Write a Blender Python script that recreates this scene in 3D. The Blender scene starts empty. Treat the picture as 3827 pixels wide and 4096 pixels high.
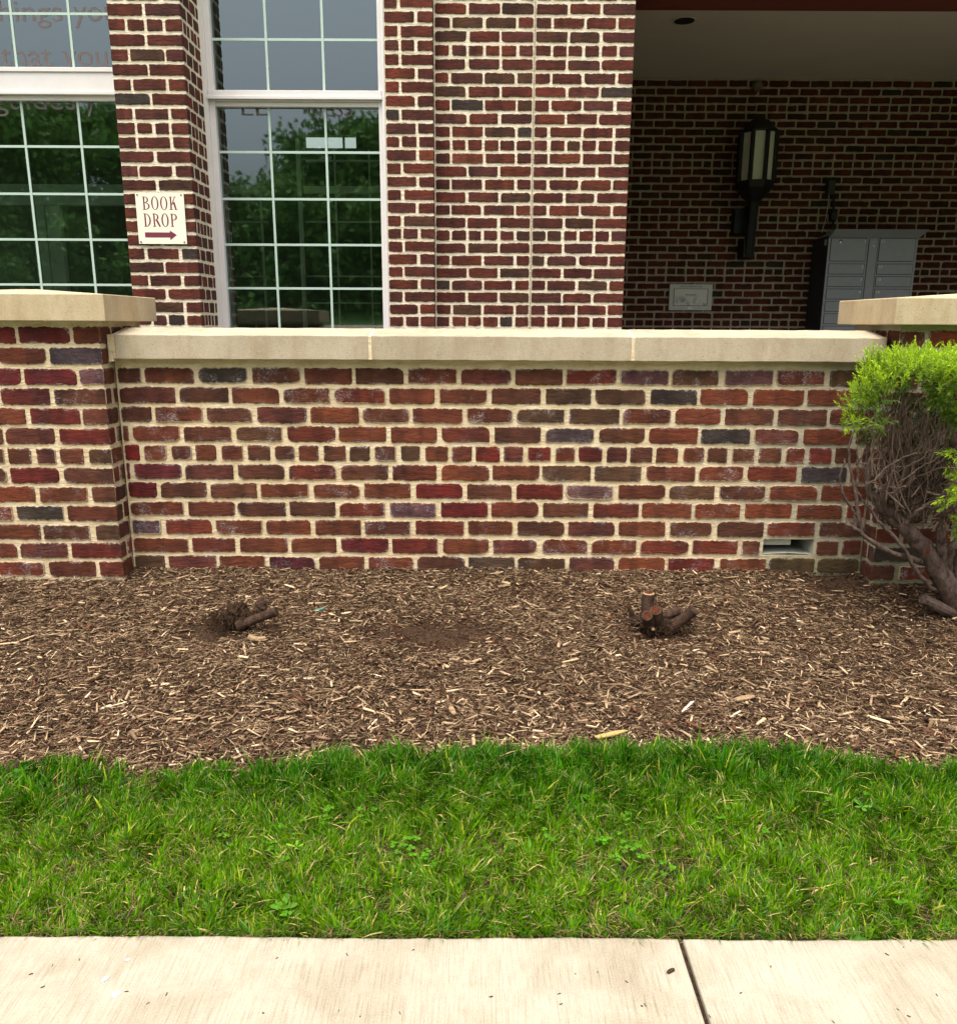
import bpy, math, random
import numpy as np
from mathutils import Vector, Matrix

# ------------------------------------------------------------------ camera, world, sun, exposure
S = bpy.context.scene
COL = S.collection
R = math.radians
TH, ROLL, F, CX, CY, HC = R(13.1), .0045, 3252., 1914., 2048., 1.35
def make_camera():
    c, s = math.cos(TH), math.sin(TH)
    right0, down0, fwd = Vector((1, 0, 0)), Vector((0, -s, -c)), Vector((0, c, -s))
    right = (right0 - ROLL * down0).normalized()
    up = -(down0 + ROLL * right0).normalized()
    m = Matrix((right, up, -fwd)).transposed().to_4x4()
    m.translation = (0, 0, HC)
    cd = bpy.data.cameras.new('camera'); co = bpy.data.objects.new('camera', cd); COL.objects.link(co)
    co.matrix_world = m
    cd.sensor_fit = 'VERTICAL'; cd.sensor_height = 24; cd.lens = 24 * F / 4096
    cd.clip_start = .05; cd.clip_end = 2000
    S.camera = co
make_camera()
S.render.resolution_x, S.render.resolution_y = 956, 1024
SUN_EL, SUN_AZ = R(70), R(205)       # azimuth from +Y clockwise
w = bpy.data.worlds.new('World'); S.world = w; w.use_nodes = True
nt = w.node_tree; bg = nt.nodes['Background']
sky = nt.nodes.new('ShaderNodeTexSky'); sky.sky_type = 'NISHITA'; sky.sun_disc = False
sky.sun_elevation = SUN_EL; sky.sun_rotation = SUN_AZ; sky.air_density = 1.2; sky.dust_density = 4; sky.ozone_density = .8
hs = nt.nodes.new('ShaderNodeHueSaturation'); hs.inputs['Saturation'].default_value = .18
nt.links.new(sky.outputs[0], hs.inputs['Color'])
# an overcast sky is brighter overhead than at the horizon
tc = nt.nodes.new('ShaderNodeTexCoord'); sx = nt.nodes.new('ShaderNodeSeparateXYZ'); mr = nt.nodes.new('ShaderNodeMapRange')
mr.inputs['From Min'].default_value = 0; mr.inputs['From Max'].default_value = 1; mr.inputs['To Min'].default_value = .5; mr.inputs['To Max'].default_value = 1.9
mu = nt.nodes.new('ShaderNodeVectorMath'); mu.operation = 'SCALE'
nt.links.new(tc.outputs['Generated'], sx.inputs[0]); nt.links.new(sx.outputs[2], mr.inputs['Value'])
nt.links.new(hs.outputs[0], mu.inputs[0]); nt.links.new(mr.outputs[0], mu.inputs['Scale']); nt.links.new(mu.outputs[0], bg.inputs['Color'])
bg.inputs['Strength'].default_value = .15
sd = bpy.data.lights.new('sun', 'SUN'); sd.energy = 1.4; sd.angle = R(40); sd.color = (1, .90, .74)
so = bpy.data.objects.new('sun', sd); COL.objects.link(so)
sdir = Vector((math.sin(SUN_AZ) * math.cos(SUN_EL), math.cos(SUN_AZ) * math.cos(SUN_EL), math.sin(SUN_EL)))
so.rotation_euler = sdir.to_track_quat('Z', 'Y').to_euler(); so.location = sdir * 20
S.view_settings.view_transform = 'Standard'; S.view_settings.look = 'None'
S.view_settings.exposure = .85; S.view_settings.gamma = 1
S.render.engine = 'CYCLES'
S.cycles.transparent_max_bounces = 12

rnd = random.Random(7)
nr = np.random.default_rng(11)

def P(px, py, Y):
    """photo pixel (3827x4096) seen on the plane Y -> real X, Z: used to read sizes off the photograph"""
    u, v = px - CX, py - CY
    u, v = u + ROLL * v, v - ROLL * u
    c, s = math.cos(TH), math.sin(TH)
    t = Y / (F * c - v * s)
    return u * t, HC - (F * s + v * c) * t

def gz(y):
    return 0 if y < 1.575 else -.02 + .199 * (y - 1.575)

# ------------------------------------------------------------------ object helpers
def tag(o, label=None, cat=None, group=None, kind=None):
    if label: o['label'] = label
    if cat: o['category'] = cat
    if group: o['group'] = group
    if kind: o['kind'] = kind
    return o

def empty(name, loc, label=None, cat=None, group=None):
    o = bpy.data.objects.new(name, None); COL.objects.link(o); o.location = loc
    o.empty_display_size = .1
    tag(o, label, cat, group)
    return o

def link(name, me, mats, parent=None, smooth=False):
    o = bpy.data.objects.new(name, me); COL.objects.link(o)
    for m in (mats if isinstance(mats, (list, tuple)) else [mats]): me.materials.append(m)
    if parent is not None:
        o.parent = parent
        p = parent; loc = Vector((0, 0, 0))
        while p: loc += Vector(p.location); p = p.parent
        me.transform(Matrix.Translation(-loc))
    if smooth: me.polygons.foreach_set('use_smooth', [True] * len(me.polygons))
    me.update()
    return o

class MB:
    def __init__(s): s.v = []; s.f = []; s.m = []; s.c = []; s.cur = 0; s.col = (.5, .5, .5, 0)
    def verts(s, vs):
        n = len(s.v); s.v.extend([tuple(x) for x in vs]); s.c.extend([s.col] * len(vs)); return n
    def face(s, *ix): s.f.append(ix); s.m.append(s.cur)
    def poly(s, pts):
        n = s.verts(pts); s.face(*range(n, n + len(pts)))
    def box(s, x0, x1, y0, y1, z0, z1):
        n = s.verts([(x0, y0, z0), (x1, y0, z0), (x1, y1, z0), (x0, y1, z0), (x0, y0, z1), (x1, y0, z1), (x1, y1, z1), (x0, y1, z1)])
        for f in ((0, 3, 2, 1), (4, 5, 6, 7), (0, 1, 5, 4), (1, 2, 6, 5), (2, 3, 7, 6), (3, 0, 4, 7)): s.face(*[n + i for i in f])
    def tube(s, pts, rad, n=8, cap=True, jit=0):
        pts = [Vector(p) for p in pts]; rings = []
        t = (pts[1] - pts[0]).normalized(); a = t.orthogonal().normalized()
        for i, p in enumerate(pts):
            if i == 0: t = pts[1] - pts[0]
            elif i == len(pts) - 1: t = pts[-1] - pts[-2]
            else: t = pts[i + 1] - pts[i - 1]
            t.normalize(); a = (a - t * a.dot(t)).normalized(); b = t.cross(a)
            r = rad[i] if hasattr(rad, '__len__') else rad
            rings.append(s.verts([p + (a * math.cos(k * 2 * math.pi / n) + b * math.sin(k * 2 * math.pi / n)) * r * (1 + jit * rnd.uniform(-1, 1)) for k in range(n)]))
        for q in range(len(rings) - 1):
            for k in range(n): s.face(rings[q] + k, rings[q] + (k + 1) % n, rings[q + 1] + (k + 1) % n, rings[q + 1] + k)
        if cap:
            s.face(*[rings[0] + k for k in reversed(range(n))]); s.face(*[rings[-1] + k for k in range(n)])
    def build(s, name, mats, parent=None, smooth=False, bevel=0, attr=False):
        me = bpy.data.meshes.new(name); me.from_pydata(s.v, [], s.f)
        me.polygons.foreach_set('material_index', s.m)
        if attr:
            a = me.color_attributes.new('col', 'FLOAT_COLOR', 'POINT')
            a.data.foreach_set('color', np.array(s.c, dtype=np.float32).ravel())
        o = link(name, me, mats, parent, smooth)
        if bevel:
            b = o.modifiers.new('bevel', 'BEVEL'); b.width = bevel; b.segments = 2; b.limit_method = 'ANGLE'; b.angle_limit = R(35)
        return o

def np_mesh(name, V, quads, cols, mat, parent=None, tris=None):
    me = bpy.data.meshes.new(name)
    me.vertices.add(len(V)); me.vertices.foreach_set('co', V.astype(np.float32).ravel())
    loops = [quads.ravel()]; starts = [np.arange(len(quads)) * 4]
    if tris is not None:
        loops.append(tris.ravel()); starts.append(len(quads) * 4 + np.arange(len(tris)) * 3)
    L = np.concatenate(loops).astype(np.int32); St = np.concatenate(starts).astype(np.int32)
    me.loops.add(len(L)); me.loops.foreach_set('vertex_index', L)
    me.polygons.add(len(St)); me.polygons.foreach_set('loop_start', St)
    me.update(calc_edges=True); me.validate()
    a = me.color_attributes.new('col', 'FLOAT_COLOR', 'POINT')
    C = np.ones((len(V), 4), np.float32); C[:, :3] = cols
    a.data.foreach_set('color', C.ravel())
    return link(name, me, mat, parent)

# ------------------------------------------------------------------ materials
class NT:
    def __init__(s, name, rough=.8, spec=.3):
        s.m = bpy.data.materials.new(name); s.m.use_nodes = True; s.t = s.m.node_tree
        s.b = s.t.nodes['Principled BSDF']; s.b.inputs['Roughness'].default_value = rough
        s.b.inputs['Specular IOR Level'].default_value = spec
    def n(s, ty, **k):
        x = s.t.nodes.new('ShaderNode' + ty)
        for a, v in k.items(): setattr(x, a, v)
        return x
    def l(s, a, b): s.t.links.new(a, b)
    def coord(s, scale=(1, 1, 1)):
        g = s.n('NewGeometry'); m = s.n('Mapping'); m.inputs['Scale'].default_value = scale
        s.l(g.outputs['Position'], m.inputs[0]); return m.outputs[0]
    def noise(s, sc, det=4, rough=.6, scale=(1, 1, 1), dist=0):
        x = s.n('TexNoise'); x.inputs['Scale'].default_value = sc; x.inputs['Detail'].default_value = det
        x.inputs['Roughness'].default_value = rough; x.inputs['Distortion'].default_value = dist
        s.l(s.coord(scale), x.inputs['Vector']); return x.outputs['Fac']
    def ramp(s, fac, stops):
        x = s.n('ValToRGB'); e = x.color_ramp.elements
        while len(e) < len(stops): e.new(.5)
        for i, (p, c) in enumerate(stops):
            e[i].position = p; e[i].color = (*c, 1) if hasattr(c, '__len__') else (c, c, c, 1)
        s.l(fac, x.inputs[0]); return x.outputs[0]
    def mix(s, fac, a, b, mode='MIX'):
        x = s.n('MixRGB', blend_type=mode)
        for i, v in ((0, fac), (1, a), (2, b)):
            if hasattr(v, 'links') or hasattr(v, 'is_linked'): s.l(v, x.inputs[i])
            elif hasattr(v, '__len__'): x.inputs[i].default_value = (*v[:3], 1)
            elif i == 0: x.inputs[0].default_value = v
            else: x.inputs[i].default_value = (v, v, v, 1)
        return x.outputs[0]
    def base(s, c):
        if hasattr(c, 'is_linked'): s.l(c, s.b.inputs['Base Color'])
        else: s.b.inputs['Base Color'].default_value = (*c, 1)
    def bump(s, h, dist=.002, st=1):
        x = s.n('Bump'); x.inputs['Distance'].default_value = dist; x.inputs['Strength'].default_value = st
        s.l(h, x.inputs['Height']); s.l(x.outputs[0], s.b.inputs['Normal'])
    def math(s, op, a, b=None):
        x = s.n('Math', operation=op)
        for i, v in ((0, a), (1, b)):
            if v is None: continue
            if hasattr(v, 'is_linked'): s.l(v, x.inputs[i])
            else: x.inputs[i].default_value = v
        return x.outputs[0]
    def attr(s):
        x = s.n('Attribute'); x.attribute_name = 'col'; return x

def mat_brick(name, gain=1., eff=1., smear=.6):
    m = NT(name, .85, .25); a = m.attr()
    big = m.noise(9, 3, .5, (1, 1, 1.6)); band = m.noise(13, 2, .5, (1, 1, .15)); fine = m.noise(220, 6, .75); med = m.noise(55, 5, .7, (.6, .6, 1.5))
    c = m.mix(1, a.outputs['Color'], m.ramp(big, [(.3, (.72, .74, .78)), (.7, (1.28, 1.2, 1.1))]), 'MULTIPLY')
    c = m.mix(1, c, m.ramp(band, [(.38, (.74, .74, .76)), (.52, (1.05, 1.05, 1.05)), (.75, (1.1, 1.04, .98))]), 'MULTIPLY')
    c = m.mix(1, c, m.ramp(med, [(.3, .62), (.5, 1), (.75, 1.35)]), 'MULTIPLY')
    c = m.mix(1, c, m.ramp(fine, [(.3, .7), (.7, 1.3)]), 'MULTIPLY')
    c = m.mix(1, c, (gain, gain, gain), 'MULTIPLY')
    e1 = m.ramp(m.noise(16, 3, .6), [(.5, 0), (.68, 1)]); e2 = m.ramp(m.noise(130, 5, .75, (1, 1, 1.5)), [(.48, 0), (.62, 1)])
    edge = m.n('MapRange'); edge.inputs['From Min'].default_value = 1.7; edge.inputs['From Max'].default_value = 2.6; m.l(a.outputs['Alpha'], edge.inputs['Value'])
    em = m.ramp(m.math('ADD', m.math('MULTIPLY', edge.outputs[0], .75), m.math('MULTIPLY', m.noise(75, 5, .8), .75)), [(.72, 0), (.80, 1)])
    fac = m.math('MULTIPLY', m.math('MULTIPLY', e1, e2), m.math('MINIMUM', a.outputs['Alpha'], 1.6))
    fac = m.math('MULTIPLY', fac, .8 * eff)
    c = m.mix(fac, c, (.42, .37, .37)); c = m.mix(m.math('MULTIPLY', em, smear), c, (.56, .45, .30)); m.base(c)
    h = m.math('ADD', m.math('MULTIPLY', fine, .35), m.math('MULTIPLY', m.noise(40, 6, .7, (.45, .45, 1.6), .6), 1.2)); m.bump(h, .006, .9)
    return m.m

def mat_mortar(name, c0, c1, weather=False):
    m = NT(name, .9, .2)
    n1 = m.noise(14, 5, .6); n2 = m.noise(260, 5, .7)
    c = m.mix(m.ramp(n1, [(.3, 0), (.7, 1)]), c0, c1)
    c = m.mix(1, c, m.ramp(n2, [(.3, .76), (.7, 1.14)]), 'MULTIPLY')
    c = m.mix(1, c, m.ramp(m.noise(38, 5, .7, (.5, .5, 2)), [(.35, (.84, .77, .66)), (.52, 1.0)]), 'MULTIPLY')
    if weather:
        g = m.n('NewGeometry'); sx = m.n('SeparateXYZ'); m.l(g.outputs['Position'], sx.inputs[0])
        # old grey mortar toward the right end, moss at the foot of that end
        f = m.math('ADD', sx.outputs[0], m.math('MULTIPLY', m.noise(5, 4, .6), 1.1))
        f = m.ramp(m.math('MULTIPLY', f, .5), [(.74, 0), (.98, 1)])
        c = m.mix(f, c, m.mix(n1, (.30, .265, .19), (.5, .44, .32)))
        z = m.math('MULTIPLY', m.ramp(m.math('ADD', sx.outputs[2], m.math('MULTIPLY', m.noise(9, 4, .6), .3)), [(.5, 1), (.62, 0)]), f)
        c = m.mix(m.math('MULTIPLY', z, .55), c, (.13, .14, .03))
    m.base(c)
    h = m.math('ADD', m.math('MULTIPLY', n2, .3), m.noise(60, 5, .7, (.5, .5, 1.2))); m.bump(h, .010, 1)
    return m.m

def mat_stone(name, a, b):
    m = NT(name, .88, .2)
    c = m.mix(m.ramp(m.noise(3.5, 5, .6), [(.3, 0), (.7, 1)]), a, b)
    fine = m.noise(330, 4, .8)
    c = m.mix(1, c, m.ramp(fine, [(.3, .7), (.7, 1.22)]), 'MULTIPLY')
    c = m.mix(1, c, m.ramp(m.noise(14, 5, .7, (1, 1, .3)), [(.3, (.84, .80, .74)), (.55, 1.0)]), 'MULTIPLY')
    v = m.n('TexVoronoi'); v.inputs['Scale'].default_value = 75; m.l(m.coord((1, 1, 1.6)), v.inputs['Vector'])
    sp = m.ramp(v.outputs['Distance'], [(.0, 1), (.11, 1), (.19, 0)])
    sp = m.math('MULTIPLY', sp, m.ramp(m.noise(22, 2, .5), [(.46, 0), (.58, 1)]))
    c = m.mix(m.math('MULTIPLY', sp, .75), c, (.1, .075, .06)); m.base(c)
    m.bump(m.math('SUBTRACT', m.math('ADD', fine, m.math('MULTIPLY', m.noise(60, 5, .7), .6)), sp), .002, .7)
    return m.m

def mat_simple(name, col, rough=.6, var=.12, sc=30, spec=.4, bump=.0005, metal=0):
    m = NT(name, rough, spec); n = m.noise(sc, 5, .65)
    m.base(m.mix(1, col, m.ramp(n, [(.25, 1 - var), (.75, 1 + var)]), 'MULTIPLY')); m.bump(m.noise(sc * 6, 4, .7), bump, .6)
    m.b.inputs['Metallic'].default_value = metal
    return m.m

M = {}
M['brick'] = mat_brick('garden_brick', .88, 1.1, .6)
M['brick2'] = mat_brick('building_brick', .92, .2, .15)
M['mortar'] = mat_mortar('garden_mortar', (.68, .53, .33), (.84, .70, .48), True)
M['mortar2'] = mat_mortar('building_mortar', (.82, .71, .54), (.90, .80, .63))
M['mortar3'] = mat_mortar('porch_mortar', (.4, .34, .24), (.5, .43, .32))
M['stone'] = mat_stone('cast_stone', (.385, .315, .22), (.485, .405, .295))
M['capstone'] = mat_stone('cap_stone', (.46, .345, .205), (.54, .44, .29))
M['white'] = mat_simple('white_vinyl', (.66, .62, .60), .45, .05, 8)
M['muntin'] = mat_simple('muntin_white', (.42, .53, .46), .5, .04, 8)
M['black'] = mat_simple('black_metal', (.012, .012, .012), .5, .2, 20)
M['grey'] = mat_simple('locker_grey', (.34, .35, .375), .5, .06, 20)
M['greyd'] = mat_simple('locker_dark', (.04, .042, .045), .6, .1, 20)
M['seam'] = mat_simple('locker_seam', (.025, .02, .03), .6, .1, 20)
M['steel'] = mat_simple('dull_steel', (.62, .62, .58), .45, .08, 20)
M['steel2'] = mat_simple('bright_steel', (.7, .7, .7), .3, .05, 20)
M['galv'] = mat_simple('galvanized', (.55, .55, .50), .5, .15, 40)
M['sleeve'] = mat_simple('sleeve_sheet', (.34, .34, .29), .6, .2, 30)
M['ceil'] = mat_simple('soffit', (.72, .66, .55), .9, .05, 2)
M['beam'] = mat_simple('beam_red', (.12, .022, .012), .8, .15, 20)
M['milk'] = mat_simple('milk_glass', (.80, .78, .68), .4, .05, 5)
M['cream'] = mat_simple('sign_cream', (.80, .77, .60), .5, .02, 8)
M['maroon'] = mat_simple('maroon_ink', (.17, .02, .045), .6, .08, 80)
M['inkw'] = mat_simple('pale_ink', (.85, .86, .84), .6, .02, 8)
M['inkd'] = mat_simple('dark_ink', (.03, .03, .035), .6, .02, 8)
M['inkb'] = mat_simple('blue_ink', (.05, .09, .3), .6, .02, 8)
M['orange'] = mat_simple('tan_letter_film', (.115, .09, .088), .7, .05, 8)
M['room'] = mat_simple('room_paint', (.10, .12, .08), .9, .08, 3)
M['roomtrim'] = mat_simple('room_trim', (.80, .84, .76), .7, .05, 3)
M['paver'] = mat_simple('courtyard_paving', (.07, .055, .042), .9, .15, 6)

def mat_glass():
    m = NT('window_glass'); t = m.t; t.nodes.remove(m.b)
    out = t.nodes['Material Output']
    fr = m.n('Fresnel'); fr.inputs['IOR'].default_value = 2.45
    gl = m.n('BsdfGlossy'); gl.inputs['Roughness'].default_value = .02; gl.inputs['Color'].default_value = (.78, .93, 1, 1)
    tr = m.n('BsdfTransparent'); tr.inputs['Color'].default_value = (.66, .78, .70, 1)
    mx = m.n('MixShader'); m.l(fr.outputs[0], mx.inputs[0]); m.l(tr.outputs[0], mx.inputs[1]); m.l(gl.outputs[0], mx.inputs[2]); m.l(mx.outputs[0], out.inputs[0])
    bp = m.n('Bump'); bp.inputs['Distance'].default_value = .0015; bp.inputs['Strength'].default_value = .25
    m.l(m.noise(1.6, 2, .5), bp.inputs['Height']); m.l(bp.outputs[0], gl.inputs['Normal'])
    return m.m
M['glass'] = mat_glass()

def mat_bark(name, a, b, sc=30):
    m = NT(name, .9, .15)
    c = m.mix(m.ramp(m.noise(sc, 5, .7, (1, 1, .45)), [(.3, 0), (.7, 1)]), a, b)
    c = m.mix(1, c, m.ramp(m.noise(260, 4, .7), [(.3, .7), (.7, 1.25)]), 'MULTIPLY'); m.base(c)
    m.bump(m.math('ADD', m.noise(sc * 3, 6, .75, (1, 1, .5)), m.math('MULTIPLY', m.noise(250, 3), .4)), .012, 1)
    return m.m
M['bark'] = mat_bark('yew_bark', (.035, .022, .018), (.20, .135, .108), 38)
M['twig'] = mat_bark('yew_twig', (.026, .017, .014), (.34, .235, .175), 9)
M['stump'] = mat_bark('stump_bark', (.03, .017, .011), (.125, .07, .048), 50)
M['cutred'] = mat_bark('cut_heartwood', (.05, .012, .006), (.17, .045, .015), 60)
M['cutpale'] = mat_bark('cut_sapwood', (.36, .23, .12), (.55, .38, .22), 60)
M['rot'] = mat_bark('rotten_wood', (.02, .012, .008), (.085, .045, .022), 60)
M['treebark'] = mat_bark('tree_bark', (.05, .04, .03), (.12, .1, .08), 6)

def mat_attr(name, rough=.8, spec=.2, trans=0, var=.2, sc=80):
    m = NT(name, rough, spec); a = m.attr()
    c = m.mix(1, a.outputs['Color'], m.ramp(m.noise(sc, 4, .65), [(.25, 1 - var), (.75, 1 + var)]), 'MULTIPLY'); m.base(c)
    if trans:
        out = m.t.nodes['Material Output']; tl = m.n('BsdfTranslucent'); m.l(c, tl.inputs['Color'])
        mx = m.n('MixShader'); mx.inputs[0].default_value = trans
        m.l(m.b.outputs[0], mx.inputs[1]); m.l(tl.outputs[0], mx.inputs[2]); m.l(mx.outputs[0], out.inputs[0])
    return m.m
M['chip'] = mat_attr('mulch_chip', .85, .2, 0, .35, 150)
M['blade'] = mat_attr('grass_blade', .7, .06, .38, .12, 30)
M['needle'] = mat_attr('yew_needle', .45, .35, .3, .1, 60)
M['leaf'] = mat_attr('tree_leaf', .6, .2, .25, .2, 3)

def mat_concrete():
    m = NT('sidewalk_concrete', .88, .2)
    c = m.mix(m.ramp(m.noise(2.2, 5, .6), [(.3, 0), (.72, 1)]), (.345, .30, .225), (.395, .355, .28))
    c = m.mix(1, c, m.ramp(m.noise(5, 6, .7, dist=.5), [(.32, (.80, .77, .72)), (.56, 1.0)]), 'MULTIPLY')
    broom = m.noise(330, 4, .7, (1, .03, 1)); fine = m.noise(260, 4, .8)
    c = m.mix(1, c, m.ramp(broom, [(.33, (.74, .70, .64)), (.5, 1.), (.7, 1.06)]), 'MULTIPLY')
    c = m.mix(1, c, m.ramp(fine, [(.3, .72), (.5, 1.0), (.7, 1.1)]), 'MULTIPLY')
    sp = m.ramp(m.noise(120, 3, .6), [(.69, 0), (.75, 1)])
    sp = m.math('MULTIPLY', sp, m.ramp(m.noise(3, 3, .5), [(.45, .15), (.65, 1)]))
    c = m.mix(m.math('MULTIPLY', sp, .6), c, (.3, .22, .13)); m.base(c)
    m.bump(m.math('ADD', broom, m.math('MULTIPLY', fine, .5)), .0016, .8)
    return m.m
M['concrete'] = mat_concrete()

def mat_ground():
    m = NT('ground_soil', .95, .1)
    c = m.mix(m.ramp(m.noise(90, 6, .8), [(.35, 0), (.7, 1)]), (.022, .012, .007), (.10, .06, .035))
    m.base(c); m.bump(m.noise(120, 6, .8), .01, 1)
    return m.m
M['soil'] = mat_ground()
M['lawn'] = mat_simple('far_lawn', (.08, .16, .03), .9, .3, 2)

# ------------------------------------------------------------------ masonry
PIT = .0783
PAL = [((.116, .032, .016), 34), ((.090, .031, .017), 26), ((.138, .037, .016), 12), ((.100, .030, .021), 12), ((.044, .031, .025), 2.5), ((.112, .018, .012), 4), ((.080, .038, .020), 9), ((.128, .028, .015), 8)]
PAL2 = [((.092, .021, .012), 40), ((.076, .019, .012), 28), ((.108, .025, .012), 12), ((.078, .023, .017), 10), ((.040, .026, .022), 4), ((.062, .026, .014), 8)]
def pick(pal, r):
    t = r.uniform(0, sum(x[1] for x in pal))
    for c, k in pal:
        t -= k
        if t <= 0: break
    g = r.uniform(.85, 1.18)
    return tuple(v * g * r.uniform(.95, 1.05) for v in c)

def brick(mb, org, U, N, u0, u1, z0, z1, r, n=9, amp=.0022, proud=.0048, col=None, eff=0, ends=(0, 0), rag=1.):
    """irregular hand-made brick: an outline with ragged edge, raised from the mortar plane"""
    w, h = u1 - u0, z1 - z0
    cr = [min(h * .45, w * .12, r.choice([.002, .003, .004, .005, .006, .009, .012, .018]) * rag) for _ in range(4)]
    if ends[0]: cr[0] = cr[3] = .0015
    if ends[1]: cr[1] = cr[2] = .0015
    pts = []
    crn = [(u0, z0, cr[0], 180), (u1, z0, cr[1], 270), (u1, z1, cr[2], 0), (u0, z1, cr[3], 90)]
    k = 3 if n > 5 else 2
    for i, (cu, cz, c, a0) in enumerate(crn):
        su = 1 if cu == u0 else -1; sz = 1 if cz == z0 else -1
        for j in range(k + 1):
            a = R(a0 + 90 * j / k); pts.append((cu + su * c * 1.5 + math.cos(a) * c * 1.5, cz + sz * c + math.sin(a) * c))
        nu, nz, nc, _ = crn[(i + 1) % 4]
        m = n * 2 if i in (0, 2) else n
        if w < .14 and i in (0, 2): m = n
        x0, y0 = pts[-1]
        su2 = 1 if nu == u0 else -1; sz2 = 1 if nz == z0 else -1
        a = R(_ if 0 else crn[(i + 1) % 4][3]); x1, y1 = nu + su2 * nc * 1.5 + math.cos(a) * nc * 1.5, nz + sz2 * nc + math.sin(a) * nc
        for j in range(1, m): pts.append((x0 + (x1 - x0) * j / m, y0 + (y1 - y0) * j / m))
    L = len(pts); ph = [r.uniform(0, 6.28) for _ in range(4)]; A = [r.uniform(.3, 1) for _ in range(3)]
    o2 = []
    for i, (a, b) in enumerate(pts):
        t = i / L * 6.283
        d = amp * rag * (A[0] * math.sin(2 * t + ph[0]) * .5 + A[1] * math.sin(5 * t + ph[1]) * .45 + A[2] * math.sin(11 * t + ph[2]) * .3 + r.uniform(-.95, .95))
        du, dz = (a - (u0 + u1) / 2), (b - (z0 + z1) / 2)
        onv = abs(du) / w > .49 - .004 / w
        if onv:
            if (du < 0 and ends[0]) or (du > 0 and ends[1]): d = 0
            a -= math.copysign(abs(d) if d > 0 else d * .4, du) if not ((du < 0 and ends[0]) or (du > 0 and ends[1])) else 0
        else: b -= math.copysign(1, dz) * d
        o2.append((a, b))
    mb.col = (*(col or (.15, .04, .025)), eff)
    cu, cz = (u0 + u1) / 2, (z0 + z1) / 2
    tu, tz = r.uniform(-.0009, .0009), r.uniform(-.0009, .0009)
    base, top = [], []
    ins = .0022
    for a, b in o2:
        p = org + U * a + Vector((0, 0, b)); base.append(p - N * .002)
        fa = a - math.copysign(min(ins, abs(a - cu)), a - cu) if not ((a < cu and ends[0]) or (a > cu and ends[1])) else a
        fb = b - math.copysign(min(ins, abs(b - cz)), b - cz)
        top.append(org + U * fa + Vector((0, 0, fb)) + N * (proud + tu * (a - cu) / w * 2 + tz * (b - cz) / h * 2))
    cc = mb.col; mb.col = (*cc[:3], eff + 2)
    nb = mb.verts(base); ntp = mb.verts(top); mb.col = cc
    ctr = org + U * cu + Vector((0, 0, cz)) + N * proud
    inn = []
    for q, (a, b) in zip(top, o2):
        da, db = a - cu, b - cz
        k = Vector((0, 0, 0))
        ea = (a < cu and ends[0]) or (a > cu and ends[1])
        if not ea: k -= U * math.copysign(min(.006, abs(da) * .6), da)
        k -= Vector((0, 0, math.copysign(min(.006, abs(db) * .6), db)))
        inn.append(q + k + N * .0006)
    ni = mb.verts(inn)
    for i in range(L):
        j = (i + 1) % L; mb.face(nb + i, nb + j, ntp + j, ntp + i); mb.face(ntp + i, ntp + j, ni + j, ni + i)
    mb.face(*[ni + i for i in range(L)])

def rows_pattern(u0, u1, L, phase):
    js = []; k = math.floor((u0 - phase) / L) - 1
    x = phase + k * L
    while x < u1 + L: js.append(x); x += L
    return [x for x in js if u0 + .028 < x < u1 - .028]

def course(mb, org, U, N, u0, u1, zc, joints, r, pal, head=.014, bed=.0145, ends=(0, 0), over=None, skip=None, detail=9, effp=.3, pit=PIT, rag=1.):
    e = [u0] + joints + [u1]
    for i in range(len(e) - 1):
        a, b = e[i], e[i + 1]
        first, last = i == 0, i == len(e) - 2
        hj = head * r.uniform(.75, 1.25) / 2; hk = head * r.uniform(.75, 1.25) / 2
        a2 = a + (hj + r.uniform(-.003, .003) if not first else (0 if ends[0] else .006))
        b2 = b - (hk + r.uniform(-.003, .003) if not last else (0 if ends[1] else .006))
        if b2 - a2 < .012: continue
        zj = r.uniform(-.0015, .0015); hh = pit - bed * r.uniform(.85, 1.15)
        mid = (a + b) / 2
        if skip and skip(mid, zc): continue
        col = pick(pal, r); ef = r.uniform(.3, 1) if r.random() < effp else r.uniform(0, .15)
        if over:
            for (x0, x1, c2, e2) in over:
                if x0 < mid < x1: col, ef = c2, e2
        brick(mb, org, U, N, a2, b2, zc + zj - hh / 2, zc + zj + hh / 2, r, detail, col=col, eff=ef, ends=(first and ends[0], last and ends[1]), rag=rag)

X, Z3 = Vector((1, 0, 0)), Vector((0, 0, 1)); Yv = Vector((0, 1, 0))

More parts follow.
